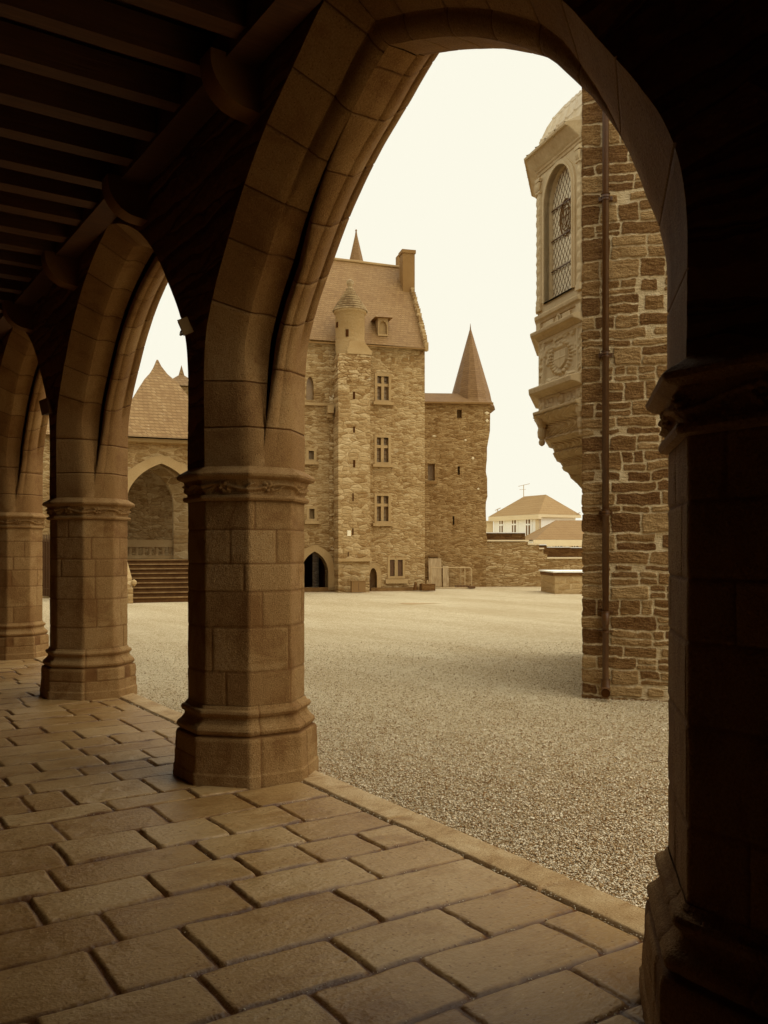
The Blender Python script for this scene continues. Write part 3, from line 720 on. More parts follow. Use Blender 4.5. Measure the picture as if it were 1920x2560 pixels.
def wrect(a, b, t, bt, back=0): (x0, z1) = P_(a, t, back); (x1, z0) = P_(b, bt, back); return x0, x1, z0, z1
WK = [wrect(943, 971.5, 940, 1001), wrect(942, 971, 1093.5, 1156), wrect(942, 971, 1239.5, 1303)]
for w_ in WK: holes.append(rect(*w_))
WG = [wrect(974.5, 986.5, 1399.5, 1440.5), wrect(994, 1006.5, 1399.5, 1440.5)]
holes += [rect(*w_) for w_ in WG]
WS = [wrect(771.5, 784.5, 1127, 1149), wrect(773, 786, 1272, 1297)]
holes += [rect(*w_) for w_ in WS]
wa = wrect(766, 784.5, 947, 1000); arw = archpoly(wa[0], wa[1], wa[2], wa[3]-.35, wa[3]+.1); holes.append(arw)
dr = wrect(923, 942, 1420, 1479); dpoly = archpoly(dr[0], dr[1], .04, dr[3]-.42, dr[3]); holes.append(dpoly)
gt = wrect(752, 820, 1380, 1480); gpoly = gothic(gt[0], gt[1], .04, F1.z(800, 1432), gt[3]+.02, 12); holes.append(gpoly)
plate([(xl, -.3), (xr, -.3), (xr, ze_r+.0), (xl, ze+.15)], holes, 0, .6).build('wall', M_keep, keep)
MB().box(xl, gt[0]-.3, .6, 7, -.3, ze_r-.1).box(gt[0]-.3, gt[1]+.3, .6, 7, gt[3]+.3, ze_r-.1).box(gt[1]+.3, xr-.02, .6, 7, -.3, ze_r-.1).build('body', M_keep, keep)
for w_ in WK: window(keep, *w_)
(x0, x1, z0, z1), (x2, x3, _, _) = WG
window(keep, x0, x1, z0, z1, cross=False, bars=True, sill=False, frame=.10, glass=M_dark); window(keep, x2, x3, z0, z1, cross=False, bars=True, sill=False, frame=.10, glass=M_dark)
MB().box(x0-.2, x3+.2, -.10, -.027, z0-.30, z0-.12).build('sill', M_dress, keep)
for w_ in WS: window(keep, *w_, cross=False, frame=.11)
MB().box(wa[0]-.1, wa[1]+.1, .22, .24, wa[2], wa[3]+.1).build('arched_window', M_glass, keep)
s_ = lambda P, k, c: [((x-c[0])*k+c[0], (z-c[1])*k+c[1]) for x, z in P]
def surround(poly, wd, zb, y0=-.06, y1=.3):
    xs = [p[0] for p in poly]; xc = (min(xs)+max(xs))/2; hw = (max(xs)-min(xs))/2
    zt__ = max(p[1] for p in poly)
    out_ = [(xc+(x-xc)*(hw+wd)/hw, z if z <= zb+.01 else z+wd*min(1, (z-zb)/max(.3, (zt__-zb)*.6))) for x, z in poly]
    return ringstrip(poly, out_, y0, y1)
surround(dpoly, .17, .04).build('door_surround', M_dress, keep)
o = MB().box(dr[0]-.05, dr[1]+.05, .25, .30, 0, dr[3]+.1).build('door', M_door, keep); MB().box(dr[1]-.2, dr[1]-.14, .22, .25, 1.0, 1.2).build('handle', M_iron, o)
surround(gpoly, .27, F1.z(800, 1432), -.10, .4).build('gateway_surround', M_dress, keep)
surround(gpoly, .11, F1.z(800, 1432), -.04, .39).build('gateway_inner_order', M_dress, keep)
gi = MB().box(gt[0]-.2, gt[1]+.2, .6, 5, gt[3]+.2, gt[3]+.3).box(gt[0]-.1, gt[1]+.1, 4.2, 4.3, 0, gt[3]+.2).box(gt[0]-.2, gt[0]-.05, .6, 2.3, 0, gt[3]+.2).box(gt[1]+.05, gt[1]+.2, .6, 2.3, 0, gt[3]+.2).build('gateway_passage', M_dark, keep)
# string, string course and corbel at the left
MB().box(X(745), X(848), -.10, -.002, F1.z(800, 1011)-.06, F1.z(800, 1011)+.05).build('string_course', M_dress, keep)
MB().box(X(815), X(829), -.45, -.102, F1.z(820, 1036), F1.z(820, 1018)).box(X(816), X(828), -.25, -.002, F1.z(820, 1046), F1.z(820, 1036)-.01).build('corbel', M_dress, keep)
M_chim0 = plain_mat('darker block', .15, .85, .2, .3, 3, .01)
rq = random.Random(12)     # scattered pale ashlar blocks in the walling
for (a, b, t, bt) in [(951, 962, 879, 887), (953, 963, 893, 904), (979, 987, 894, 906), (1006, 1020, 894, 903), (1024, 1036, 890, 904), (788, 805, 862, 868), (795, 807, 888, 898), (912, 920, 974, 986)]:
    q_ = wrect(a, b, t, bt); MB().box(q_[0], q_[1], -.015, .003, q_[2], q_[3]).build('inset_block', M_chim0, keep)
# roof
RB = 2.9; zr_l = F1.z(832, 658, RB); zr_r = F1.z(1010, 671, RB); xrr = F1.x(1013, RB)
slope = [(xl, -.25, ze+.05), (xr+.04, -.25, ze_r-.02), (xrr, RB, zr_r), (xl, RB, zr_l+.3)]
rf = MB().add(slope+[(xl, 2*RB+.3, ze), (xr+.1, 2*RB+.3, ze_r)], [(0, 1, 2, 3), (3, 2, 5, 4), (1, 5, 2)])
ns = 30
roof = rf.build('roof', M_slate, keep)
MB().bar((xl, RB, zr_l+.34), (xrr, RB, zr_r+.03), .07).build('ridge', M_dress, roof)
vb = MB()
for i in range(34):     # stepped stone coping along the gable
    t = i/34; x_ = xr+.0+(xrr-xr-.0)*t+.05*math.sin(t*3.1); vb.box(x_-.10+rq.uniform(-.02, .02), x_+.06+rq.uniform(-.02, .02), -.25+(RB+.25)*t-.06, -.25+(RB+.25)*t+.16, ze_r-.12+(zr_r-ze_r)*t, ze_r+.22+(zr_r-ze_r)*t)
vb.build('gable_coping', M_keepp, roof)
MB().box(xl, xr+.06, -.3, -.252, ze_r-.08, ze_r-.03).build('eaves', M_chim0, roof)
cb0 = 1.9
M_chim = plain_mat('chimney brick', .14, .85, .2, .2, 1.5, .01)
x0, z1 = P_(1007, 623, cb0); x1, z0 = P_(1037, 723, cb0)
ch = MB().box(x0, x1, cb0, cb0+.55, z0-2, z1-.15).box(x0-.04, x1+.04, cb0-.04, cb0+.59, z1-.15, z1).build('chimney', M_chim, keep)
x0, z1 = P_(995, 637, RB+.6); MB().box(x0, x0+.35, RB+.6, RB+1.0, zr_r-1, z1).build('chimney', M_chim, keep)
# dormer
db = .03
dl, dt = P_(938, 793, db); drr, dz0 = P_(977, 841, db)
dw = [(dl+.12, dz0), (drr-.12, dz0), (drr-.12, dt), (dl+.12, dt)]
od = wrect(945, 970, 800, 839, db); odp = archpoly(od[0]+.04, od[1]-.04, od[2]+.05, od[3]-.3, od[3]-.03)
dm = plate(dw, [odp], db, db+.25).box(dl+.14, drr-.14, db+.25, db+1.6, dz0, dt).build('dormer', M_dress, keep)
MB().box(od[0], od[1], db+.12, db+.14, od[2], od[3]).build('shutter', M_dress, dm)
for (a, b, c, e) in ((.26, .40, .62, .78), (.08, .15, .75, .85), (.5, .57, .75, .85)): MB().box(od[0]+a, od[0]+b, db+.09, db+.119, od[2]+c, od[2]+e).build('pigeon_hole', M_iron, dm)
ax, az = P_(957, 774, db+.4)
MB().add([(dl-.05, db-.2, dt-.02), (drr+.05, db-.2, dt-.02), (drr+.05, db+1.9, dt+.0), (dl-.05, db+1.9, dt+.0), (ax, db+.45, az), (ax, db+2.2, az)], [(0, 1, 4), (1, 2, 5, 4), (0, 4, 5, 3), (2, 3, 5), (0, 3, 2, 1)]).build('dormer_roof', M_slate, dm)
# stair turret: square lower part, round upper part with a stepped stone cone
TB = -1.0
tx0, tx1 = X(846, TB), X(925.5, TB)
ztop = F1.z(880, 869, TB); zst = F1.z(880, 1396, TB)
tl = MB().box(tx0, tx1, TB, -.002, zst, ztop-.25).box(tx0+.01, tx1-.01, TB+.06, -.002, -.3, zst-.1).build('stair_turret', M_keepp, keep)
MB().box(tx0-.02, tx1+.05, TB-.10, -.002, zst-.12, zst).build('string_course', M_dress, tl)
MB().prism([(tx0+.35, ztop-.25), (tx1+.06, ztop-.25), (tx1+.06, ztop-.12), (tx1-.25, ztop+.25), (tx0+.45, ztop+.25), (tx0+.35, ztop-.12)], TB-.05, -.002).build('weathering', M_dress, tl)
for a, b, t, bt in [(882, 888, 979, 998), (882.5, 887.5, 1066, 1082), (882.5, 888, 1150, 1169), (880.5, 884.5, 1233, 1253), (880, 884, 1321, 1338), (868.8, 871.8, 1380, 1391)]:
    x0, z1 = P_(a, t, TB); x1, z0 = P_(b, bt, TB); o = ringstrip(rect(x0, x1, z0, z1), rect(x0-.03, x1+.03, z0-.03, z1+.03), TB-.008, TB-.002).build('slit_window', M_keepp, tl)
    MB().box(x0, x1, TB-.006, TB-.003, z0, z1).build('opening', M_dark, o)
x0, z1 = P_(868, 1326, TB); x1, z0 = P_(877, 1340, TB); pl_ = MB().box(x0, x1, TB-.03, TB-.004, z0, z1).build('plaque', M_white, keep)
cxr = (X(841, -.6)+X(913, -.6))/2; rad = (X(913, -.6)-X(841, -.6))/2; z0 = F1.z(877, 872, -.6); z1 = F1.z(877, 784, -.6)
# corbelled foot of the round part growing out of the angle
zl3 = F1.z(880, 962, TB); MB().box(tx0-.015, tx1+.012, TB-.02, -.001, zl3, ztop-.252).build('weathered_masonry', M_lich, tl)
MB().box(X(823), tx0-.002, -.05, -.001, F1.z(835, 1375), F1.z(835, 885)).build('rough_return', M_lich, keep)
MB().lathe(cxr, -.45, [(z0-1.6, rad*.35), (z0-.9, rad*.7), (z0, rad), (z1, rad), (z1+.02, rad+.07), (z1+.12, rad+.08)], 28).build('round_turret', M_round, tl, True)
for a, b, t, bt in [(851.5, 856.5, 792, 806), (870.5, 877.5, 816, 835)]:
    x0, zz1 = P_(a, t, -1.45); x1, zz0 = P_(b, bt, -1.45); xm = (x0+x1)/2; yf = -.45-math.sqrt(max(.05, rad**2-(xm-cxr)**2))
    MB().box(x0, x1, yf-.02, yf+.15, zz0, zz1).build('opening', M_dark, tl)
za = F1.z(878, 708, -.6); prof = []; nst = 10
for i in range(nst):
    t = i/nst; r_ = (rad+.10)*(1-t)**.93; r2 = (rad+.10)*(1-(i+.95)/nst)**.93; zq = z1+.10+(za-z1-.15)*t
    prof += [(zq, r_*1.02), (zq+.06, r_*1.0+.02), (zq+.07, r_*.88), (zq+.10, max(.05, r2*.90))]
prof += [(za-.25, .10), (za-.1, .08), (za, .14), (za+.12, .15), (za+.2, .03)]
MB().lathe(cxr, -.45, prof, 28).build('turret_roof', M_stone_roof, tl)
# dark foundation plinth
MB().box(xl, X(845), -.10, -.004, -.3, .15).box(X(926), X(1062), -.08, -.004, -.3, .12).build('footing', M_step, keep)

# slim spire behind the keep
F0 = Frame(898, 47, 8)
sp = fempty('spire_tower', F0, 'slim pointed slate spire rising behind the ridge of the keep roof', 'tower')
zt_ = F0.z(898, 573, 1.5); zb_ = F0.z(898, 660, 1.5); rb_ = (F0.x(918)-F0.x(877))/2
MB().lathe(0, 1.5, [(zb_-4, rb_*2.05), (zb_-2, rb_*1.5), (zb_, rb_), (zt_-.35, rb_*.16), (zt_-.12, .035), (zt_-.08, .06), (zt_, .01)], 8, math.pi/8, math.pi/8+2*math.pi).build('spire', M_slate2, sp)
MB().lathe(0, 1.5, [(-.3, rb_*1.9), (zb_-4.05, rb_*1.9)], 12).build('wall', M_tower, sp)

# ================================================================== tower at the right of the keep
F2 = Frame(1150, 41.2, 4)
tw = fempty('corner_tower', F2, 'darker square rubble tower with tall pointed slate roof right of the keep', 'tower')
x0, x1 = F2.x(1040), F2.x(1216.5); xw = F2.x(1225)
zs_ = F2.z(1216, 1120); zt_ = F2.z(1225, 1007)
hl = []
def w2(a, b, t, bt): (p, z1) = F2.px(a, t); (q, z0) = F2.px(b, bt); return p, q, z0, z1
T1, T2, T3, T4 = w2(1142.5, 1154.5, 1024, 1045), w2(1069.5, 1087, 1159, 1201), w2(1144, 1150, 1166, 1187), w2(1132, 1136, 1290, 1312)
outer = [(x0, -.3), (x1, -.3)]; rz = random.Random(4)
for i in range(1, 24): outer.append((x1+rz.uniform(-.05, .05), -.3+(zs_+.3)*i/24))
outer += [(x1+.02, zs_), (xw-.05, zs_+.5), (xw, zs_+.8), (xw+.02, zt_), (x0, zt_)]
plate(outer, [rect(*q) for q in (T1, T2, T3, T4)], 0, .5).box(x0, x1-.05, .5, 6, -.3, zt_).build('wall', M_tower, tw)
for q in (T1, T2, T3, T4): MB().box(q[0], q[1], .35, .4, q[2], q[3]).build('window', M_glass if q is T2 else M_chim0, tw)
MB().box(T2[0]-.08, T2[1]+.12, -.07, -.003, T2[2]-.16, T2[2]-.05).build('window_sill', M_chim0, tw)
cx_ = F2.x(1176, 2.2); ap = F2.z(1172, 808, 2.2)
lrf = MB(); he = [(-.0, 1.0), (.10, .86), (.3, .78)]
zE = zt_
def ringp(k, z): h = (F2.x(1232, 0)-F2.x(1117, 0))/2*k; return [(cx_-h, 2.2-2.4*k, z), (cx_+h, 2.2-2.4*k, z), (cx_+h*1.0, 2.2+2.4*k, z), (cx_-h, 2.2+2.4*k, z)]
ks_ = [(1.0, zE-.02), (.93, zE+.28), (.885, zE+.7), (.0, ap)]
def ring8(k, z, n=14): 
    h = (F2.x(1233, 0)-F2.x(1113, 0))/2*k
    return [(cx_+h*math.cos(2*math.pi*i/n+math.pi/n), 2.2+2.35*k*math.sin(2*math.pi*i/n+math.pi/n), z) for i in range(n)]
V = []; n_ = 14
for k, z in [(1.02, zE-.05), (1.0, zE), (.90, zE+.25), (.83, zE+.65), (.03, ap-.3), (.004, ap)]: V += ring8(k, z)
Fc = [(j*n_+i, j*n_+(i+1) % n_, (j+1)*n_+(i+1) % n_, (j+1)*n_+i) for j in range(5) for i in range(n_)]+[tuple(range(n_))[::-1]]
MB().add(V, Fc).build('roof', M_slate2, tw)
zl = F2.z(1090, 983, 1.2)
MB().add([(x0, -.15, zE), (cx_, -.15, zE), (cx_, 1.2, zl), (x0, 1.2, zl), (x0, 3, zE), (cx_, 3, zE)], [(0, 1, 2, 3), (3, 2, 5, 4)]).build('low_roof', M_slate2, tw)
MB().box(x0, xw+.12, -.20, -.003, zE-.08, zE-.01).build('eaves', M_chim0, tw)
for a, b, t, bt in [(1210, 1224, 1029, 1037), (1213, 1222, 1048, 1056), (1018+60, 1092, 1088, 1093), (1160, 1167, 1098, 1103), (1178, 1186, 1142, 1149), (1192, 1199, 1220, 1225)]:
    q = w2(a, b, t, bt); MB().lathe((q[0]+q[1])/2, -.02, [(q[2], .02), ((q[2]+q[3])/2, (q[1]-q[0])/2), (q[3], .02)], 9, sy=.25).build('lichen_patch', M_trim, tw)
MB().box(F2.x(1071), F2.x(1095), -.06, -.003, F2.z(1080, 1393), F2.z(1080, 1388)).build('lintel', M_step, tw)

# boards, barrier and small things at the foot of the walls
F3 = Frame(1100, 38.9, 3)
def lean(name, a, b, t, bt, label, fr=F2, off=-.35, tilt=.2, group=None, mat=None):
    p, z1 = fr.px(a, t, off); q, z0 = fr.px(b, bt, off)
    r = MB().add([(p, off, .0), (q, off, .0), (q, off+tilt, z1), (p, off+tilt, z1), (p, off-.04, .0), (q, off-.04, .0), (q, off+tilt-.04, z1), (p, off+tilt-.04, z1)],
                 [(0, 1, 2, 3), (7, 6, 5, 4), (0, 4, 5, 1), (1, 5, 6, 2), (2, 6, 7, 3), (3, 7, 4, 0)])
    o = r.build(name, mat or M_board); o.location = (fr.o[0], fr.o[1], 0); o.rotation_euler = (0, 0, fr.rot)
    return setp(o, label, 'board', group)
lean('wooden_board', 1072, 1104, 1396, 1468, 'wide pale board leaning on the tower wall beside the keep', group='boards leaning on the tower')
lean('wooden_board', 1108, 1122, 1415, 1469, 'narrow pale plank leaning on the tower wall behind the barrier', group='boards leaning on the tower')
br_ = fempty('crowd_barrier', F3, 'thin galvanised metal barrier standing in front of the boards and tower', 'barrier')
a, zt_ = F3.px(1077, 1419); b, _ = F3.px(1179, 1418); zl = F3.z(1100, 1470)
MB().bar((a, 0, zt_), (b-.08, 0, zt_), .022).bar((b-.08, 0, zt_), (b, 0, zt_-.08), .022).bar((b, 0, zt_-.08), (b, 0, .05), .022).bar((a, 0, zt_), (a, 0, .05), .022).bar((a, 0, zl+.0), (b, 0, zl), .022).bar((b-.07, 0, zt_-.03), (b-.07, 0, .2), .014).build('frame', M_galv, br_)
mb = MB()
for i in range(1, 26): xq = a+(b-.07-a)*i/26; mb.bar((xq, 0, zl), (xq, 0, zt_), .0035, 3)
mb.build('mesh_infill', M_galv, br_)
MB().box(b-.14, b+.12, -.3, .3, 0, .1).build('foot', M_iron, br_); MB().box(a-.14, a+.12, -.3, .3, 0, .1).build('foot', M_iron, br_)
F3b = Frame(1150, 40.2, 3)
b2 = fempty('crowd_barrier', F3b, 'short galvanised barrier half hidden behind the longer one by the tower', 'barrier')
a, _ = F3b.px(1152, 1420); b, zt_ = F3b.px(1162, 1418)
MB().bar((a, 0, .1), (a, 0, zt_), .02).bar((b, 0, .1), (b, 0, zt_), .02).bar((a, 0, zt_), (b, 0, zt_), .02).bar((a, 0, .5), (b, 0, .5), .02).build('frame', M_galv, b2)
MB().box(a-.25, b+.1, -.2, .2, 0, .09).build('foot', M_iron, b2)
x0, z1 = P_(879.5, 1454, -1.5); x1, _ = P_(914, 1482, -1.5)
mbx = MB().box(x0, x1, -1.5, -1.25, .0, z1).box(x0-.02, x1+.02, -1.52, -1.23, z1, z1+.03)
pb = fempty('grey_cabinet', F1, 'low plain grey cabinet against the foot of the stair turret', 'cabinet')
mbx.build('casing', plain_mat('cabinet grey', .13, .6, .3, .1, 2), pb); MB().box((x0+x1)/2-.01, (x0+x1)/2+.01, -1.505, -1.503, .05, z1-.05).build('seam', M_iron, pb)
def boulder(name, fr, a, b, t, off, label, mat, cat, hgt=None):
    p, z1 = fr.px(a, t, off); q, _ = fr.px(b, t, off); z1 = max(z1, .2); mb = MB()
    r = (q-p)/2; mb.lathe((p+q)/2, off, [(0, r), (z1*.3, r*.97), (z1*.55, r*.7), (z1*.8, r*.62), (z1*.97, r*.45), (z1, .02)], 9)
    o = mb.build(name, mat); o.location = (fr.o[0], fr.o[1], 0); o.rotation_euler = (0, 0, fr.rot); return setp(o, label, cat)
boulder('stone_bollard', F1, 1033, 1045, 1454, -.6, 'small dark worn bollard in front of the keep wall', M_darkwall, 'bollard')
boulder('stone_block', F1, 1064, 1073, 1451, -.5, 'pale rounded stone standing against the keep corner', M_dress, 'stone')
o = MB().box(P_(1040, 1470)[0], P_(1072, 1470)[0], -.9, -.5, 0, .28).build('stone_step', M_darkwall); o.location = (F1.o[0], F1.o[1], 0); o.rotation_euler = (0, 0, F1.rot); setp(o, 'low dark stone step between the bollard and the keep corner', 'step')

def flat_patch(name, px, py, rx, ry, mat, label, z=-.026, seed=1):
    c = ground_at(px, py); r = random.Random(seed); n = 40; V = []
    for i in range(n):
        a = 2*math.pi*i/n; k = 1+.25*math.sin(3*a+seed)+r.uniform(-.1, .1)
        p = c+RT*rx*k*math.cos(a)+FW*ry*k*math.sin(a); V.append((p[0], p[1], z))
    o = MB().add(V, [tuple(range(n))]).build(name, mat); return setp(o, label, kind='structure')
M_wet = plain_mat('damp gravel', .27, .7, .4, .25, 3, .004, fine=60)
flat_patch('puddle', 1040, 1507, .62, .42, M_wet, 'thin damp streak on the gravel in front of the keep')
cs = ground_at(1428, 1630); o = MB().bar((-.10, 0, 0), (.02, .015, .003), .006, 5).bar((.02, .015, .003), (.12, 0, 0), .005, 5).build('stick', M_white); o.location = (cs[0], cs[1], -.008); o.rotation_euler = (0, 0, -YAW); setp(o, 'thin pale stick lying on the gravel left of the chapel wall', 'stick')
# ================================================================== rampart, dark walls, well
F4 = Frame(1300, 41.4, 0)
rp = fempty('rampart_wall', F4, 'stepped rough rubble rampart wall running right from the tower', 'wall')
def r4(x, y, fr=None): fr = fr or F4; return fr.px(x, y)
rz = random.Random(9)
top = [(1206, 1353.5), (1320, 1354.5), (1320.5, 1362), (1347, 1363.5), (1349, 1373), (1358, 1374), (1359, 1385), (1368, 1386), (1368.5, 1397), (1470, 1398)]
tp = [r4(*p) for p in top]
plate([(tp[0][0], -.3), (tp[-1][0]+6, -.3), (tp[-1][0]+6, tp[-1][1])]+tp[::-1], [], 0, .9).build('masonry', M_ramp, rp)
cp = MB()
for i in (0, 2, 4, 8):
    (xa, za), (xb, zb) = tp[i], tp[i+1]
    if i == 8: xb += 6
    cp.box(xa-.03, xb+.03, -.08, .95, za+.003, za+.07)
cp.build('coping', M_trim, rp)
F5 = Frame(1300, 44, 0)
def dwall(name, pts, label):
    o = fempty(name, F5, label, 'wall'); q = [r4(x, y, F5) for x, y in pts]
    plate([(q[0][0], -.3), (q[-1][0], -.3)]+q[::-1], [], 0, .7).build('masonry', M_darkwall, o)
    c = MB()
    for i in range(len(q)-1):
        if abs(q[i][0]-q[i+1][0]) > .3: c.box(q[i][0], q[i+1][0], -.05, .75, min(q[i][1], q[i+1][1])+.004, min(q[i][1], q[i+1][1])+.045)
    c.build('coping', M_plaster, o)
dwall('upper_wall', [(1212, 1331), (1313, 1333)], 'short dark upper wall just right of the corner tower')
dwall('upper_wall', [(1347, 1362), (1366, 1363), (1367, 1366), (1425, 1369), (1426, 1368), (1462, 1370), (1600, 1370)], 'long dark mossy upper wall below the white annex')
F6 = Frame(1420, 34.3, 2)
wl = fempty('stone_trough', F6, 'low square stone well with pale flat top at the rampart foot', 'well')
a, z1 = F6.px(1385, 1428); zb = F6.z(1385, 1440); b = a+3.2
MB().box(a+.03, b, 0, 2.5, -.2, zb).build('base', M_ashlar, wl); MB().box(a, b+.05, -.05, 2.55, zb, z1-.05).build('rim', M_darkwall, wl); MB().box(a-.05, b+.1, -.1, 2.6, z1-.05, z1).build('slab', M_plaster, wl)

# ================================================================== white house beyond the rampart
HD = 78.0
FH = Frame(1348, HD, 0)
hse = fempty('white_house', FH, 'white rendered house with hipped slate roof and tall windows beyond the rampart', 'house')
kx = HD/FPX
def dirv(deg, l): return (math.sin(math.radians(deg))*l, math.cos(math.radians(deg))*l)   # local x right, y away
# left facade runs back to the left at 27 degrees, right side runs back to the right at 62 degrees
def hit(px, deg, o=(0, 0)):
    a = math.radians(deg); tx = (px-CXP)/FPX; ox = (1348-CXP)/FPX*HD+o[0]; oy = HD+o[1]
    t = (tx*oy-ox)/(math.sin(a)-tx*math.cos(a)); return t, (o[0]+math.sin(a)*t, o[1]+math.cos(a)*t)
def zat(y, p): return EYE+(HZ-y)/FPX*(HD+p[1])
_, Lp = hit(1234, -30); _, Rp = hit(1439, 60)
Bp = (Lp[0]+Rp[0], Lp[1]+Rp[1]); zE = zat(1287, (0, 0))
V = [(0, 0, -1), (Rp[0], Rp[1], -1), (Bp[0], Bp[1], -1), (Lp[0], Lp[1], -1)]; V += [(x, y, zE) for x, y, _ in V]
MB().add(V, [(0, 1, 5, 4), (1, 2, 6, 5), (2, 3, 7, 6), (3, 0, 4, 7)]).build('wall', M_plaster, hse)
uL = (math.sin(math.radians(-30)), math.cos(math.radians(-30))); uR = (math.sin(math.radians(60)), math.cos(math.radians(60)))
def hp(a, b, z): return (uL[0]*a+uR[0]*b, uL[1]*a+uR[1]*b, z)
la = math.hypot(*Lp); lb2 = math.hypot(*Rp); zR = zat(1239, (Bp[0]*.5, Bp[1]*.5)); e_ = .35
ra, rb = lb2*.5, la-lb2*.45
MB().add([hp(-e_, -e_, zE+.05), hp(la+e_, -e_, zE+.05), hp(la+e_, lb2+e_, zE+.05), hp(-e_, lb2+e_, zE+.05), hp(ra*.75, lb2/2, zR), hp(rb, lb2/2, zR)], [(1, 0, 4, 5), (0, 3, 4), (3, 2, 5, 4), (2, 1, 5), (0, 1, 2, 3)]).build('roof', M_housroof, hse)
def obox(a0, a1, b0, b1, z0, z1, mb):
    V = [hp(a, b, z) for z in (z0, z1) for b in (b0, b1) for a in (a0, a1)]
    return mb.add(V, [(0, 2, 3, 1), (4, 5, 7, 6), (0, 1, 5, 4), (2, 6, 7, 3), (0, 4, 6, 2), (1, 3, 7, 5)])
obox(-e_, la+e_, -e_, -.01, zE-.38, zE+.04, MB()).build('cornice', M_trim, hse); obox(-e_, -.01, -.005, lb2+e_, zE-.2, zE+.04, MB()).build('gutter', M_trim, hse)
obox(-.02, .45, -.05, -.011, -1, zE-.4, MB()).build('corner_quoin', M_trim, hse)
p_ = hp(-.12, .02, 0); MB().bar((p_[0], p_[1], -1), (p_[0], p_[1], zE), .06).build('downpipe', M_galv, hse)
for (a, b, t, bt) in [(1250, 1258.5, 1302, 1335), (1281.5, 1291, 1300, 1335), (1316.5, 1326.5, 1297, 1340.5)]:
    t1, q1 = hit(a, -30); t2, q2 = hit(b, -30); zt2 = zat(t, q1); zb2 = zat(bt, q1)
    o = obox(t2-.25, t1+.25, -.06, -.004, zb2-.25, zt2+.3, MB()).build('window', M_plaster, hse)
    obox(t2, t1, -.075, -.062, zb2, zt2, MB()).build('pane', M_glassl if False else M_step, o)
    m_ = MB(); tm = (t1+t2)/2; obox(tm-.07, tm+.07, -.09, -.077, zb2, zt2, m_); obox(t2, t1, -.088, -.077, zb2+(zt2-zb2)*.62, zb2+(zt2-zb2)*.62+.14, m_); m_.build('glazing_bar', M_plaster, o)
FA = Frame(1345, 72, 3)
anx = fempty('white_annex', FA, 'lower white annex with sloping slate roof at the right of the white house', 'house')
a0, ze2 = FA.px(1340, 1351); a1 = FA.x(1600)
x1w = FA.x(1346)
A1, A2 = FA.px(1386, 1362), FA.px(1410, 1362)
hol = [archpoly(*[FA.px(p, 1390)[0] for p in (1388, 1407)], FA.z(1390, 1395), FA.z(1390, 1366), FA.z(1390, 1360.5)), archpoly(*[FA.px(p, 1390)[0] for p in (1429, 1447)], FA.z(1430, 1395), FA.z(1430, 1366), FA.z(1430, 1359.5))]
plate([(x1w, -1), (a1, -1), (a1, ze2), (x1w, ze2)], hol, 0, .4).box(x1w, a1, .4, 7, -1, ze2).build('wall', M_plaster, anx)
for h in hol:
    xs = [p[0] for p in h]; o = surround(h, .22, min(p[1] for p in h), -.05, -.004).build('window', M_trim, anx); MB().box(min(xs), max(xs), .2, .25, h[0][1], max(p[1] for p in h)).build('pane', M_step, o)
    mb = MB()
    for q_ in (.33, .66): xx = min(xs)+(max(xs)-min(xs))*q_; mb.box(xx-.05, xx+.05, .15, .19, h[0][1], max(p[1] for p in h)-.1)
    mb.build('glazing_bar', M_plaster, o)
zr2 = FA.z(1391, 1300.5, 3); xr0 = FA.x(1391, 3)
MB().add([(a0-.2, -.4, ze2+.05), (a1, -.4, ze2+.05), (a1, 3.2, zr2), (xr0, 3.2, zr2), (a0-.2, 7, ze2+.05), (a1, 7, ze2+.05)], [(0, 1, 2, 3), (0, 3, 4), (3, 2, 5, 4)]).build('roof', M_housroof2, anx)
MB().box(a0-.25, a1, -.45, -.01, ze2-.45, ze2+.04).build('cornice', M_trim, anx)
FQ = Frame(1215, 84, 0)
o = fempty('pale_house', FQ, 'small pale house end squeezed between the tower and white house', 'house')
MB().box(FQ.x(1150), FQ.x(1233), 0, 5, -1, FQ.z(1220, 1303)).build('wall', M_trim, o); MB().add([(FQ.x(1150), -.2, FQ.z(1220, 1304)), (FQ.x(1234), -.2, FQ.z(1220, 1304)), (FQ.x(1234), 3, FQ.z(1220, 1299)), (FQ.x(1150), 3, FQ.z(1220, 1299))], [(0, 1, 2, 3)]).build('roof', M_housroof, o)
def aerial(px, ybase, ytop, depth, sc, label):
    f_ = Frame(px, depth, 10); o = empty('tv_aerial', (f_.o[0], f_.o[1], f_.z(px, ybase)), f_.rot, label, 'aerial', 'television aerials on the roofs')
    h = (ybase-ytop)/FPX*depth; MB().bar((0, 0, 0), (0, 0, h), .035, 5).build('mast', M_galv, o)
    mb = MB().bar((-.5*sc, 0, h-.15), (.6*sc, 0, h+.12*sc), .025, 4)
    for i in range(5): x_ = -.4+i*.22; mb.bar((x_*sc, -.2, h-.12+i*.05), (x_*sc, .2, h-.12+i*.05), .02, 4)
    mb.bar((-.4*sc, 0, h*.6), (.2*sc, 0, h*.63), .02, 4); mb.build('antenna', M_galv, o)
aerial(1309, 1243, 1212, 82, 1, 'tallest television aerial on the ridge of the white house')
aerial(1244, 1286, 1272, 84, .5, 'tiny television aerial at the left end of the white house roof')
aerial(1441, 1294, 1284, 80, .6, 'small television aerial where the annex meets the white house')

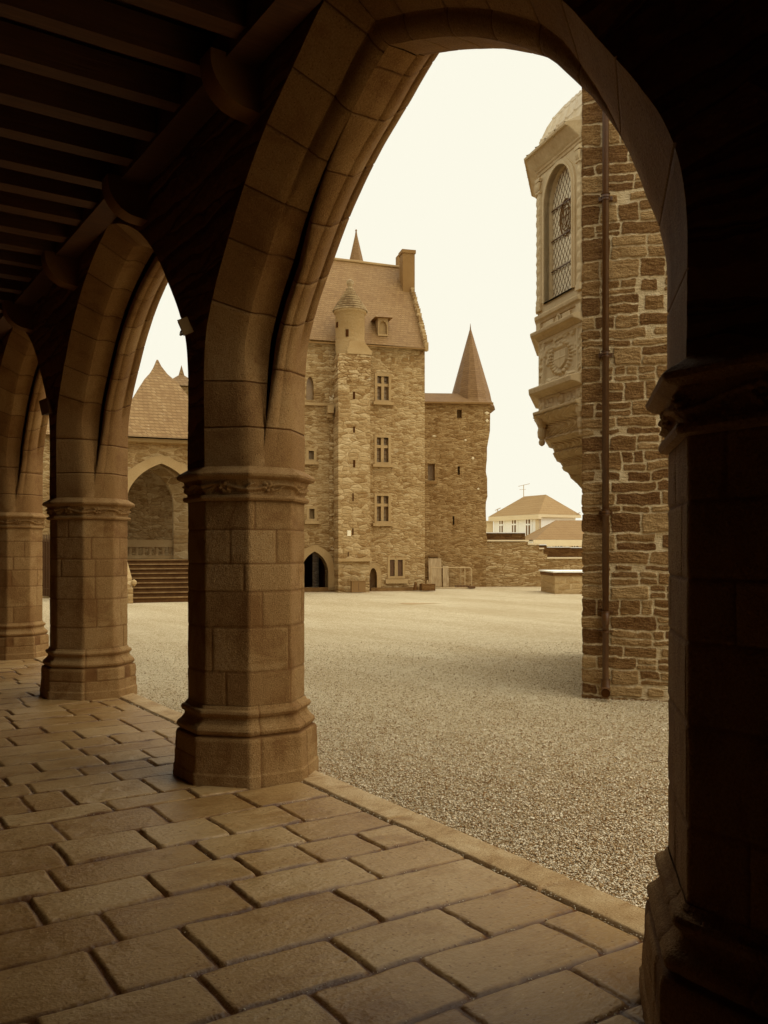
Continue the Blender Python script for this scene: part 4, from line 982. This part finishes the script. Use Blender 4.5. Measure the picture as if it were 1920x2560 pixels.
# ================================================================== porch with stairs at the left
F7 = Frame(400, 28.6, 21)
pc = fempty('porch_building', F7, 'open stone porch with pointed arch and bell shaped slate roof over stairs', 'porch')
sb = 2.2           # wall plane behind the foot of the stairs
def p7(x, y, b=0): return F7.px(x, y, b)
zl_ = F7.z(400, 1398, sb)
M_treads = plain_mat('dark stair risers', .045, .85, .25, .6, 2.0, .01, fine=7); M_nose = plain_mat('pale stair nosing', .15, .85, .25, .6, 2.5, .01, fine=7)  # stair body coloured darker, nosing strips paler
stp = MB(); nst = 9
sx0, sx1 = F7.x(330.5), F7.x(620)
for i in range(nst):
    hgt = zl_/nst; stp.box(sx0, sx1, i*sb/nst, sb+.5, i*hgt+(.0 if i else -.2), (i+1)*hgt-.004); stp.box(sx0, sx1, i*sb/nst-.035, i*sb/nst, (i+1)*hgt-.05, (i+1)*hgt-.004)
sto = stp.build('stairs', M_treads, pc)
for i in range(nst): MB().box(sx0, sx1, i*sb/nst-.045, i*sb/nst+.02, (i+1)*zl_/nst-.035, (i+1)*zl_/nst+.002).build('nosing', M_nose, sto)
ck = [(-.3, -.2), (sb, -.2), (sb, zl_), (sb-.3, zl_), (.1, .75), (-.1, .45), (-.3, .45)]
xk0, xk1 = F7.x(318), F7.x(330.5)
MB().add([(xk0, y, z) for y, z in ck]+[(xk1, y, z) for y, z in ck], [tuple(range(7)), tuple(range(13, 6, -1))]+[(i, 7+i, 7+(i+1) % 7, (i+1) % 7) for i in range(7)]).build('stair_cheek', M_ashlar, pc)
MB().lathe(F7.x(334), -.1, [(.50, .02), (.58, .09), (.66, .09), (.72, .02)], 10).build('stone_ball', M_dress, pc)
# front wall with arch
jl, _ = p7(300, 1300, sb); jr, _ = p7(457, 1300, sb); zsp = F7.z(400, 1250, sb); zap = F7.z(403, 1159, sb); zev = F7.z(400, 1100, sb)
xL, xR = F7.x(200, sb), F7.x(600, sb)
xm7, _ = p7(403, 1300, sb); jr, _ = p7(489, 1300, sb); jl = 2*xm7-jr; zsp = F7.z(400, 1262, sb)
ap_ = gothic(jl, jr, zl_+.003, zsp, zap)
jl2, jr2 = F7.x(525, sb), F7.x(610, sb)
ap2 = gothic(jl2, jr2, zl_+.003, zsp, zap)
plate([(xL, -.3), (xR, -.3), (xR, zev), (xL, zev)], [ap_, ap2], sb, sb+.55).build('wall', rubble_mat('porch rubble', .27, 2.6, 7.5, .3, 1.7, .03, .9, .2, wd=.03), pc)
surround(ap_, .30, zl_, sb-.08, sb+.2).build('arch_hood', M_dress, pc); surround(ap_, .12, zl_, sb-.03, sb+.6).build('arch_inner_order', M_dress, pc)
rb7 = sb+2.6; xr7, _ = p7(434, 1300, rb7); xm8, _ = p7(368, 1300, rb7); xe7, _ = p7(474, 1300, rb7)
plate([(xL, zl_), (xe7, zl_), (xe7, zev-.1), (xL, zev-.1)], [gothic(2*xm8-xr7, xr7, zl_+.003, F7.z(400, 1262, rb7), F7.z(400, 1172, rb7))], rb7, rb7+.35).build('rear_arcade', M_ashlar, pc)
MB().box(xL, xR, sb+.56, sb+6.1, zev-.08, zev-.02).build('porch_ceiling', M_wood, pc)
surround(ap2, .26, zl_, sb-.08, sb+.2).build('arch_hood', M_dress, pc)
# landing, balustrade, far wall seen through the arch
MB().box(xL, xR, sb+.5, sb+6.5, -.2, zl_-.006).build('landing', M_step, pc)
bb = sb+2.78
ba0, zb1 = p7(300, 1350, bb); ba1, zb0 = p7(436, 1395, bb)
bl = MB().box(ba0, ba1, bb-.1, bb+.1, zb1-.26, zb1).box(ba0, ba1, bb-.09, bb+.09, zl_, zl_+.12)
nb = int((ba1-ba0)/.24)
for i in range(nb):
    xx = ba0+.12+i*.24; bl.lathe(xx, bb, [(zl_+.12, .07), (zl_+.18, .04), (zl_+.35, .068), (zb1-.45, .045), (zb1-.32, .06), (zb1-.26, .07)], 6)
bl.build('balustrade', M_dress, pc)
fw = sb+6.2
plate([(xL, 0), (xR, 0), (xR, zev-.1), (xL, zev-.1)], [], fw, fw+.3).build('rear_wall', M_keepp, pc)
bx0, bz0 = p7(322, 1345, fw-.9); bx1, _ = p7(385, 1345, fw-.9); bx2, bz2 = p7(362, 1200, fw-.9)
MB().prism([(bx0, 0), (bx1+.1, 0), (bx1, bz0), (bx2, bz2), (bx0, bz2+.4)], fw-.9, fw).build('buttress', M_keep, pc)
# roof: bell shaped pyramid
rc = 2.6; xc_, za = F7.px(393, 900, sb+rc)
zev2 = zev+.02; V = []; pr = [(1.06, 0), (1.0, .05), (.86, .17), (.62, .42), (.44, .60), (.31, .72), (.17, .82), (.07, .92), (.015, 1.0)]
hwr = F7.x(512, sb+rc)-xc_
for k, t in pr:
    z = zev2+(za-zev2)*t; h = hwr*1.02*k
    V += [(xc_-h, sb+rc-(rc+.35)*k, z), (xc_+h, sb+rc-(rc+.35)*k, z), (xc_+h, sb+rc+(rc+.35)*k, z), (xc_-h, sb+rc+(rc+.35)*k, z)]
m_ = len(pr); MB().add(V, [(4*j+i, 4*j+(i+1) % 4, 4*j+4+(i+1) % 4, 4*j+4+i) for j in range(m_-1) for i in range(4)]).build('roof', M_slatep, pc)
MB().box(xL, xR, sb-.3, sb-.001, zev-.12, zev+.0).build('eaves', M_dress, pc)
F8 = Frame(453, 37, 12)
bk = fempty('rear_pavilion', F8, 'pavilion with small pointed roof half hidden behind the porch roof', 'pavilion')
xa, ze8 = F8.px(405, 964); xb = F8.x(505); _, za8 = F8.px(453, 908)
MB().box(xa+.1, xb-.1, 0, 1.6, -.2, ze8).build('wall', M_keepp, bk)
xm = F8.x(453)
MB().add([(xa, -.2, ze8), (xb, -.2, ze8), (xb, 1.9, ze8), (xa, 1.9, ze8), (xm-.12, .8, za8-.35), (xm+.12, .8, za8-.35), (xm+.12, .95, za8-.35), (xm-.12, .95, za8-.35), (xm, .85, za8+.1)],
         [(0, 1, 5, 4), (1, 2, 6, 5), (2, 3, 7, 6), (3, 0, 4, 7), (4, 5, 8), (5, 6, 8), (6, 7, 8), (7, 4, 8)]).build('roof', M_slatep, bk)
F9 = Frame(260, 32, 21)
lw = fempty('west_range', F9, 'long rubble building with low slate roof left of the porch', 'building')
xa, xb = F9.x(-200), F9.x(318); zr9 = F9.z(340, 971); ze9 = F9.z(300, 1096)
gx0, gx1 = F9.x(102), F9.x(150); gz = F9.z(120, 1353)
plate([(xa, -.2), (xb, -.2), (xb, ze9), (xa, ze9)], [rect(gx0, gx1, .03, gz)], 0, .5).build('wall', M_keep, lw)
MB().add([(xa, -.3, ze9), (xb, -.3, ze9), (xb, 2.2, zr9), (xa, 2.2, zr9), (xb, 5, ze9), (xa, 5, ze9)], [(0, 1, 2, 3), (3, 2, 4, 5)]).build('roof', M_slatep, lw)
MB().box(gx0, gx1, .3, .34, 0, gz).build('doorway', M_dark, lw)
mb = MB()
for i in range(12): xx = gx0+(gx1-gx0)*(i+.5)/12; mb.bar((xx, -.1, .05), (xx, -.1, 2.2), .02, 4)
mb.bar((gx0, -.1, .3), (gx1, -.1, .3), .02, 4).bar((gx0, -.1, 2.0), (gx1, -.1, 2.0), .02, 4).build('iron_gate', M_iron, lw)

# ================================================================== chapel wall with its carved oriel
FC = Frame(1456, 9.91, -14)
FC.o = FW*9.91 + RT*9.91*(1456-CXP)/FPX
chp = fempty('chapel', FC, 'rough rubble chapel wall with pale joints and a carved white oriel on its corner', 'chapel')
CW, CH = 1.9, 8.6
rq = random.Random(21); st = []; z = -.35
while z < CH:
    h = rq.choice([.08, .12, .15, .17, .19, .22, .25]); q0 = rq.choice([.14, .2, .26, .3, .36]) if z > .9 else rq.choice([.3, .16, .45])
    st.append((-.03, q0, z, z+h)); u = q0
    while u < CW:
        l = rq.uniform(.12, .52); t = rq.random()
        if t < .22 and h > .13: st += [(u, u+l, z, z+h*.5), (u, u+l, z+h*.5, z+h)]
        elif t < .32 and h > .13: st += [(u, u+l, z, z+h*.38), (u, u+l*.5, z+h*.38, z+h), (u+l*.5, u+l, z+h*.38, z+h)]
        elif t < .38: st.append((u+l*.15, u+l*.8, z+h*.1, z+h*.9))
        else: st.append((u, u+l, z, z+h))
        u += l
    z += h
nx, nz = int(CW/.0062), int((CH+.3)/.0065)
U, Z = np.meshgrid(np.linspace(0, CW, nx), np.linspace(-.3, CH, nz))
Hh, Rr, Mm = stone_field(U, Z, st, .015, .02, .027, .011, 61, 4.4)
rel = Hh*.013+(Rr-.5)*.012*Hh+(vnoise(U, Z*2.6, 7, 62, 4)*.014+vnoise(U, Z*3, 28, 63, 2)*.003)*np.clip(Hh*1.2, 0, 1)+vnoise(U, Z, 18, 64, 3)*.003
ed = np.exp(-U/.02)
Y = -rel+.012*ed
Xc = U-ed*(Hh[:, :1]*.018-.012+vnoise(Z*0, Z, 9, 65, 3)*.012)
mesh('rubble_wall', np.stack([Xc, Y, Z], -1), grid_faces(nz, nx), M_chapel, chp, True, {'rnd': Rr, 'mask': np.clip(Hh*1.6+vnoise(U, Z, 30, 69, 2)*.2, 0, 1)})
ys = np.linspace(0, .9, 40); E0 = Xc[:, 0]; Y0 = Y[:, 0]
side = np.stack([np.repeat(E0[:, None], 40, 1)+0*ys, Y0[:, None]+ys[None], np.repeat(Z[:, :1], 40, 1)], -1)
mesh('return_wall', side, grid_faces(nz, 40), M_chapel, chp, True, {'rnd': np.repeat(Rr[:, :1], 40, 1), 'mask': np.repeat(np.clip(Hh*2.2, 0, 1)[:, :1], 40, 1)})
MB().box(.02, CW, .06, 4.5, -.3, CH).box(CW, 9, -.02, 4.5, -.3, CH+.2).build('core', M_innerwall, chp)

# oriel in the chapel's own frame: hidden wall is the plane x = 0 running back (+y)
def c2(px, d): # camera-plane point -> chapel local
    w_ = FW*d+RT*d*(px-CXP)/FPX-FC.o; return np.array([w_@FC.u, w_@FC.v])
A1_ = np.array([-math.sin(math.radians(32)), math.cos(math.radians(32))])
LF = 1.023; W0 = np.array([-.005, .03]); Q1 = W0+A1_*LF; Q2 = Q1+np.array([0, 1.0]); W3 = Q2+np.array([-A1_[0], A1_[1]])*LF
PO = [tuple(W3), tuple(W3+np.array([.25, 0])), tuple(W0+np.array([.25, 0])), tuple(W0), tuple(Q1), tuple(Q2)]
PO = PO[::-1]
if sum(PO[i-1][0]*PO[i][1]-PO[i][0]*PO[i-1][1] for i in range(6)) < 0: PO = PO[::-1]
cen = np.array([0, (W0[1]+W3[1])/2])
def zc(y, u):  # height of photo row y on the visible face, u along the face from the corner
    p = FC.o+FC.u*(W0[0]+A1_[0]*u)+FC.v*(W0[1]+A1_[1]*u); return EYE+(HZ-y)/FPX*(p@FW)
zz_ = lambda y: zc(y, LF)
def oskin(name, prof, mat, scl=None, fn=None, parent=chp, res=.02, zres=.015):
    P, M = poly_mitre(PO)
    f = fn or (lambda u, z: (vnoise(u, z, 12, 77, 3)*.002, None))
    n = len(P); A, B, us, nd = [], [], [], []; acc = 0
    for i in range(n):
        j = (i+1) % n; l = np.hypot(*(P[j]-P[i])); m = max(2, int(l/res))
        for q_ in range(m): t = q_/m; A.append(P[i]*(1-t)+P[j]*t); B.append(M[i]*(1-t)+M[j]*t); us.append(acc+l*t)
        acc += l
    A = np.array(A); B = np.array(B); us = np.array(us)
    pz = [p[0] for p in prof]; po = [p[1] for p in prof]; pk = [p[2] if len(p) > 2 else 1 for p in prof]
    sa = np.concatenate([[0], np.cumsum(np.hypot(np.diff(pz), np.diff(po))+np.abs(np.diff(pk)))]); m = max(3, int(sa[-1]/zres)); ss = np.unique(np.concatenate([np.linspace(0, sa[-1], m), sa]))
    zz = np.interp(ss, sa, pz); oo = np.interp(ss, sa, po); kk = np.interp(ss, sa, pk)
    Ug, Zg = np.meshgrid(us, zz); H, _ = f(Ug, Zg); D = oo[:, None]+H
    XY = cen+(A[None]-cen)*kk[:, None, None]+B[None]*D[..., None]
    XY[..., 1] = np.maximum(XY[..., 1], .015)
    return mesh(name, np.concatenate([XY, Zg[..., None]], -1), grid_faces(len(zz), len(us), True), mat, parent, False)
Z = dict(cor_top=zz_(398), cor_bot=zz_(440), cap_bot=zz_(486), sill=zz_(781), led1=zz_(800), b1=zz_(832), led2=zz_(841), p0=zz_(849), p1=zz_(968), led3=zz_(982), f0=zz_(991), f1=zz_(1030))
zt, zb = Z['cor_top'], Z['cor_bot']
oskin('cornice', [(zb-.03, -.01), (zb-.02, .012), (zb+.01, .014), (zb+.02, .03), (zb+.04, .035), (zb+.055, .05), (zb+.10, .085), (zt-.035, .145), (zt-.03, .17), (zt, .175), (zt+.01, .15)], M_tuffd)
# lead dome
def seams(u, z): return (.022*np.exp(-(((u+.03) % .20-.10)/.014)**2)+.010*(np.abs((z*3.1) % 1-.5) < .06)), None
zd = zt+.01
oskin('dome_roof', [(zd, .165, 1), (zd+.02, .12, 1), (zd+.05, .03, 1), (zd+.2, .0, .97), (zd+.38, .0, .84), (zd+.56, 0, .66), (zd+.74, 0, .44), (zd+.88, 0, .2), (zd+.94, 0, .02)], M_lead, fn=seams, res=.012)
# body behind the ornament
oskin('core', [(Z['f1']-.02, -.12), (zb-.02, -.12)], M_tuffd)
def beads(fr_, am): return lambda u, z: (am*(.5+.5*np.sin(u*fr_))*1.0+vnoise(u, z, 30, 3, 2)*.004, None)
def ledge(name, z0, z1, out_): oskin(name, [(z0-.05, -.01), (z0-.045, .012), (z0-.01, out_*.5), (z0+.005, out_*.95), (z1-.015, out_), (z1, out_*.98), (z1+.012, -.01)], M_tuffd)
ledge('sill_moulding', Z['led1']-.02, Z['led1']+.03, .05)
ledge('middle_moulding', Z['led2']-.02, Z['led2']+.03, .10)
ledge('lower_moulding', Z['led3']-.03, Z['led3']+.04, .12)
ledge('base_moulding', Z['f1']-.05, Z['f1']-.01, .07)
# stepped, carved corbel under the oriel
k_of = lambda px, y: None
cp_ = [(Z['f1']-.06, .06, 1.0), (Z['f1']-.10, .02, .98), (Z['f1']-.13, .03, .93), (Z['f1']-.16, .0, .90), (Z['f1']-.30, .0, .82), (Z['f1']-.33, .02, .82), (Z['f1']-.37, .0, .72), (Z['f1']-.47, .0, .64),
       (Z['f1']-.49, .02, .64), (Z['f1']-.53, .02, .60), (Z['f1']-.56, 0, .55), (Z['f1']-.64, 0, .46), (Z['f1']-.66, .012, .46), (Z['f1']-.69, 0, .38), (Z['f1']-.75, 0, .30), (Z['f1']-.77, .01, .28), (Z['f1']-.85, 0, .14), (Z['f1']-.93, 0, .02)]
def leaf(u, z): return ((.5+.5*np.sin(u*38+8*np.sin(z*30)))*.018+vnoise(u, z, 25, 8, 3)*.012, None)
oskin('carved_corbel', cp_[::-1], M_tuffd, fn=leaf, res=.012, zres=.012)
# each of the three faces: window with arch, pilasters, panels
def face_root(name, a, b):
    a = np.array(a); b = np.array(b); d_ = b-a; an = math.atan2(d_[1], d_[0])
    o = bpy.data.objects.new(name, None); COL.objects.link(o); o.parent = chp; o.location = (a[0], a[1], 0); o.rotation_euler = (0, 0, an); return o
def face(name, a, b, full):
    l = float(np.hypot(*(np.array(b)-np.array(a)))); fo = face_root(name, a, b)
    # local x from a (left as seen from outside) to b, outside is -y
    Bd = lambda mb, nm, mat=M_tuff: mb.build(nm, mat, fo)
    zs0, zs1 = Z['sill'], zb-.02
    wx0, wx1 = .185, l-.185; za_ = zz_(482)+.12; zsp_ = zz_(535)
    hole = archpoly(wx0, wx1, zs0+.06, zsp_, za_, 14)
    Bd(plate([(0, Z['led1']+.03), (l, Z['led1']+.03), (l, zs1), (0, zs1)], [hole], 0, .16), 'window_wall')
    Bd(surround(hole, .055, zs0+.06, -.022, .04), 'arch_moulding'); Bd(surround(hole, .022, zs0+.06, -.035, .05), 'arch_bead')
    Bd(MB().box(wx0-.05, wx1+.05, .10, .11, zs0, za_+.03), 'leaded_glass', M_glassl)
    mb = MB()
    for i in range(4): zq = zs0+.06+(za_-zs0)*(.245*(i+.0)+.24) if i < 3 else None; 
    for zq in (zs0+.06+(za_-zs0)*.24, zs0+.06+(za_-zs0)*.47, zs0+.06+(za_-zs0)*.70): Bd(MB().bar((wx0, .08, zq), (wx1, .08, zq), .009, 4), 'saddle_bar', M_iron)
    mb = MB(); st_ = .075; W_ = wx1-wx0; H_ = za_-zs0; n_ = int((W_+H_*.62)/st_)+2
    for s_g in (1, -1):
        for i in range(n_):
            x0_ = i*st_; p0 = (x0_, 0.0); p1 = (x0_-H_*.62, H_)
            # clip to 0..W_
            t0 = 0 if p0[0] <= W_ else (p0[0]-W_)/(p0[0]-p1[0]); t1 = 1 if p1[0] >= 0 else p0[0]/(p0[0]-p1[0])
            if t1 <= t0: continue
            a_ = (p0[0]+(p1[0]-p0[0])*t0, H_*t0); b_ = (p0[0]+(p1[0]-p0[0])*t1, H_*t1)
            fx = (lambda x: wx0+x) if s_g > 0 else (lambda x: wx1-x)
            mb.bar((fx(a_[0]), .095, zs0+a_[1]), (fx(b_[0]), .095, zs0+b_[1]), .0030, 3)
    Bd(mb, 'lead_lattice', M_step)
    # armorial roundel in the glass
    xm_, zm_ = (wx0+wx1)/2, zs0+.06+(za_-zs0)*.59; mb = MB()
    for R_, th in ((.17, .009), (.125, .007)):
        for i in range(24): t0, t1 = 2*math.pi*i/24, 2*math.pi*(i+1)/24; mb.bar((xm_+R_*.8*math.cos(t0), .088, zm_+R_*1.25*math.sin(t0)), (xm_+R_*.8*math.cos(t1), .088, zm_+R_*1.25*math.sin(t1)), th, 4)
    for p, q in (((-.06, .1), (.06, .1)), ((-.06, .1), (-.05, -.05)), ((.06, .1), (.05, -.05)), ((-.05, -.05), (0, -.12)), ((.05, -.05), (0, -.12)), ((0, .1), (0, -.12)), ((-.055, .02), (.055, .02))):
        mb.bar((xm_+p[0], .088, zm_+p[1]), (xm_+q[0], .088, zm_+q[1]), .006, 4)
    Bd(mb, 'glass_roundel', M_step)
    # pilasters with capitals
    for x0_ in (.0, l-.085):
        zq0, zq1 = zs0+.02, zs1-.06
        nu, nz_ = 8, 150; uu, zz = np.meshgrid(np.linspace(x0_, x0_+.085, nu), np.linspace(zq0, zq1, nz_))
        rel_ = -.02-.012*np.abs(np.sin(zz*26))*np.sin((uu-x0_)/.085*math.pi)-.006*vnoise(uu, zz, 40, 4, 2)
        rel_[:, 0] = rel_[:, -1] = .0
        mesh('pilaster', np.stack([uu, rel_, zz], -1), grid_faces(nz_, nu), M_tuff, fo)
        Bd(MB().box(x0_-.012, x0_+.097, -.045, .0, zq1-.02, zq1+.02).box(x0_-.006, x0_+.091, -.038, .0, zq1-.16, zq1-.14), 'capital')
        cpn = MB()
        for i in range(3): cpn.lathe(x0_+.015+i*.027, -.03, [(zq1-.13, .008), (zq1-.09, .02), (zq1-.04, .026), (zq1-.03, .012)], 7)
        Bd(cpn, 'capital_leaves')
        Bd(MB().box(x0_-.01, x0_+.095, -.035, 0, zq0-.02, zq0+.05).box(x0_+.004, x0_+.082, -.03, 0, zq0+.05, zq0+.08), 'pilaster_base')
    # string with small medallion
    zc0, zc1 = Z['led2']+.03, Z['led1']-.06; zm = (zc0+zc1)/2
    Bd(MB().box(0, l, 0, .1, zc0, zc1), 'upper_panel')
    mb = MB().lathe(0, 0, [(0, 0)], 3)
    mb = MB(); Rm = (zc1-zc0)*.46
    for i in range(20): t0, t1 = 2*math.pi*i/20, 2*math.pi*(i+1)/20; mb.bar((l/2+Rm*math.cos(t0), -.01, zm+Rm*math.sin(t0)), (l/2+Rm*math.cos(t1), -.01, zm+Rm*math.sin(t1)), .014, 5)
    mb.box(l/2-.02, l/2+.02, -.03, 0, zm-.04, zm+.03).lathe(l/2, -.01, [(zm+.02, .01), (zm+.04, .02), (zm+.06, .004)], 7)
    mb.box(l*.22, l*.40, -.022, 0, zm-.035, zm+.035).box(l*.60, l*.78, -.022, 0, zm-.035, zm+.035).box(.0, .09, -.03, 0, zc0, zc1).box(l-.09, l, -.03, 0, zc0, zc1)
    Bd(mb, 'small_medallion')
    # big crest panel
    za0, za1 = Z['led3']+.04, Z['led2']-.07
    nu, nz_ = 90, 90
    uu, zz = np.meshgrid(np.linspace(0, l, nu), np.linspace(za0, za1, nz_))
    a_ = (uu-l/2)/(l*.5); b_ = (zz-(za0+za1)/2)/((za1-za0)*.5)
    ins = (np.abs(a_) < .74) & (np.abs(b_) < .86)
    r_ = np.hypot(a_/.52, b_/.72); th = np.arctan2(b_, a_)
    h = np.where(ins, -.028, 0.0)
    wre = np.exp(-((r_-.86)/.13)**2)*(.026+.016*np.sin(th*22)); h += np.where(ins, wre, 0)
    sh = (np.abs(a_) < .26*np.clip(1.2-(np.maximum(-b_-.0, 0)/.42)**2, 0, 1)) & (b_ < .30) & (b_ > -.46); h += np.where(sh, .022+.006*(np.abs(a_) < .03)+.006*(np.abs(b_+.02) < .03), 0)
    h += np.where(ins, np.exp(-(((a_)/.34)**2+((b_-.44)/.09)**2))*.03, 0)
    sc = vnoise(a_*1.0, b_, 3.6, 12, 3); h += np.where(ins & (r_ > 1.05), np.clip(sc*3, 0, 1)*.026, 0)
    pil = (np.abs(a_) > .80) & (np.abs(a_) < .96) & (np.abs(b_) < .88); h += np.where(pil, -.015+.018*np.clip(vnoise(uu, zz, 24, 15, 2)*2.5+.4, 0, 1), 0)
    mesh('crest_panel', np.stack([uu, -h, zz], -1), grid_faces(nz_, nu), M_tuff, fo)
    # lower frieze with medallion and scrolls
    za0, za1 = Z['f1']-.01, Z['led3']-.08
    nz_ = 34; uu, zz = np.meshgrid(np.linspace(0, l, nu), np.linspace(za0, za1, nz_)); a_ = (uu-l/2)/(l*.5); b_ = (zz-(za0+za1)/2)/((za1-za0)*.5)
    r_ = np.hypot(a_/.17, b_/.85); h = np.where((np.abs(a_) < .72) & (np.abs(b_) < .8), -.016, 0.0)
    h += np.exp(-((r_-.85)/.16)**2)*.026+np.exp(-(r_/.4)**2)*.02
    for s_g in (.42, .62, -.42, -.62):
        r2 = np.hypot((a_-s_g)/.11, b_/.7); h += np.exp(-((r2-.7)/.2)**2)*.018*(.6+.4*np.sin(6*np.arctan2(b_, a_-s_g)))
    h += np.where((np.abs(a_) > .8) & (np.abs(a_) < .96) & (np.abs(b_) < .8), -.012+.014*np.clip(vnoise(uu, zz, 26, 16, 2)*2.5+.4, 0, 1), 0)
    mesh('scroll_frieze', np.stack([uu, -h, zz], -1), grid_faces(nz_, nu), M_tuff, fo)
    # pendants under the corners
    if full:
        for x0_ in (.03, l-.05):
            Bd(MB().lathe(x0_, .03, [(Z['f1']-.42, .01), (Z['f1']-.40, .035), (Z['f1']-.37, .04), (Z['f1']-.34, .03), (Z['f1']-.31, .05), (Z['f1']-.25, .055), (Z['f1']-.2, .045), (Z['f1']-.14, .07), (Z['f1']-.08, .08), (Z['f1']-.06, .06)], 12), 'pendant', M_tuffd)
    return fo
face('oriel_face', Q1, W0, True)
face('oriel_face', Q2, Q1, False)
chp_parts = True

# ================================================================== drainpipe on the chapel wall
px_, _ = FC.px(1514, 1379, -.09)
dp = fempty('drainpipe', FC, 'long brown round drainpipe running down the rubble chapel wall', 'drainpipe')
yp = -.095; zbt = .17
MB().lathe(px_, yp, [(.19, .034), (1.2, .034), (1.2, .037), (CH, .034)], 16).build('pipe', M_pipe, dp, True)
def pz(y): return FC.z(1514, y, -.09)
for y in (494, 886, 1282):
    z = pz(y); m = MB().lathe(px_, yp, [(z-.035, .034), (z-.033, .046), (z-.022, .048), (z-.018, .040), (z-.006, .040), (z-.002, .050), (z+.01, .050), (z+.014, .040), (z+.026, .040), (z+.03, .046), (z+.038, .052), (z+.04, .034)], 16)
    m.box(px_-.075, px_+.075, yp+.03, .02, z-.02, z+.02).build('collar', M_pipe, dp)
for y in (1530, 1579):
    z = pz(y); MB().lathe(px_, yp, [(z-.008, .034), (z-.007, .046), (z+.007, .046), (z+.008, .034)], 16).box(px_-.08, px_+.08, yp+.03, .02, z-.008, z+.008).build('bracket', M_pipe, dp)
z = pz(1540); MB().lathe(px_, yp, [(z-.10, .0345), (z-.09, .042), (z+.03, .043), (z+.04, .0345)], 16).build('socket', M_pipe, dp, True)
sh = MB(); prev = None; n = 8
cen_ = [(px_, yp-.14*(1-math.cos(math.pi/2*i/n))*1.0, .20-.13*math.sin(math.pi/2*i/n)) for i in range(n+1)]
V = []; m = 14
for i, c in enumerate(cen_):
    t = math.pi/2*i/n; ax1 = (1, 0, 0); ax2 = (0, math.cos(t), -math.sin(t))
    ax2 = (0, math.cos(t), -math.sin(t)*-1*-1)
    for q_ in range(m): a = 2*math.pi*q_/m; V.append((c[0]+.05*math.cos(a), c[1]+.05*math.sin(a)*math.cos(t), c[2]-.05*math.sin(a)*math.sin(t)*-1))
sh.add(V, [(i*m+q_, i*m+(q_+1) % m, (i+1)*m+(q_+1) % m, (i+1)*m+q_) for i in range(n) for q_ in range(m)])
sh.build('shoe', M_pipe, dp, True)
ce = cen_[-1]; MB().add([(ce[0]+.046*math.cos(2*math.pi*q_/m), ce[1]+.01, ce[2]+.046*math.sin(2*math.pi*q_/m)) for q_ in range(m)], [tuple(range(m))]).build('mouth', M_dark, dp)
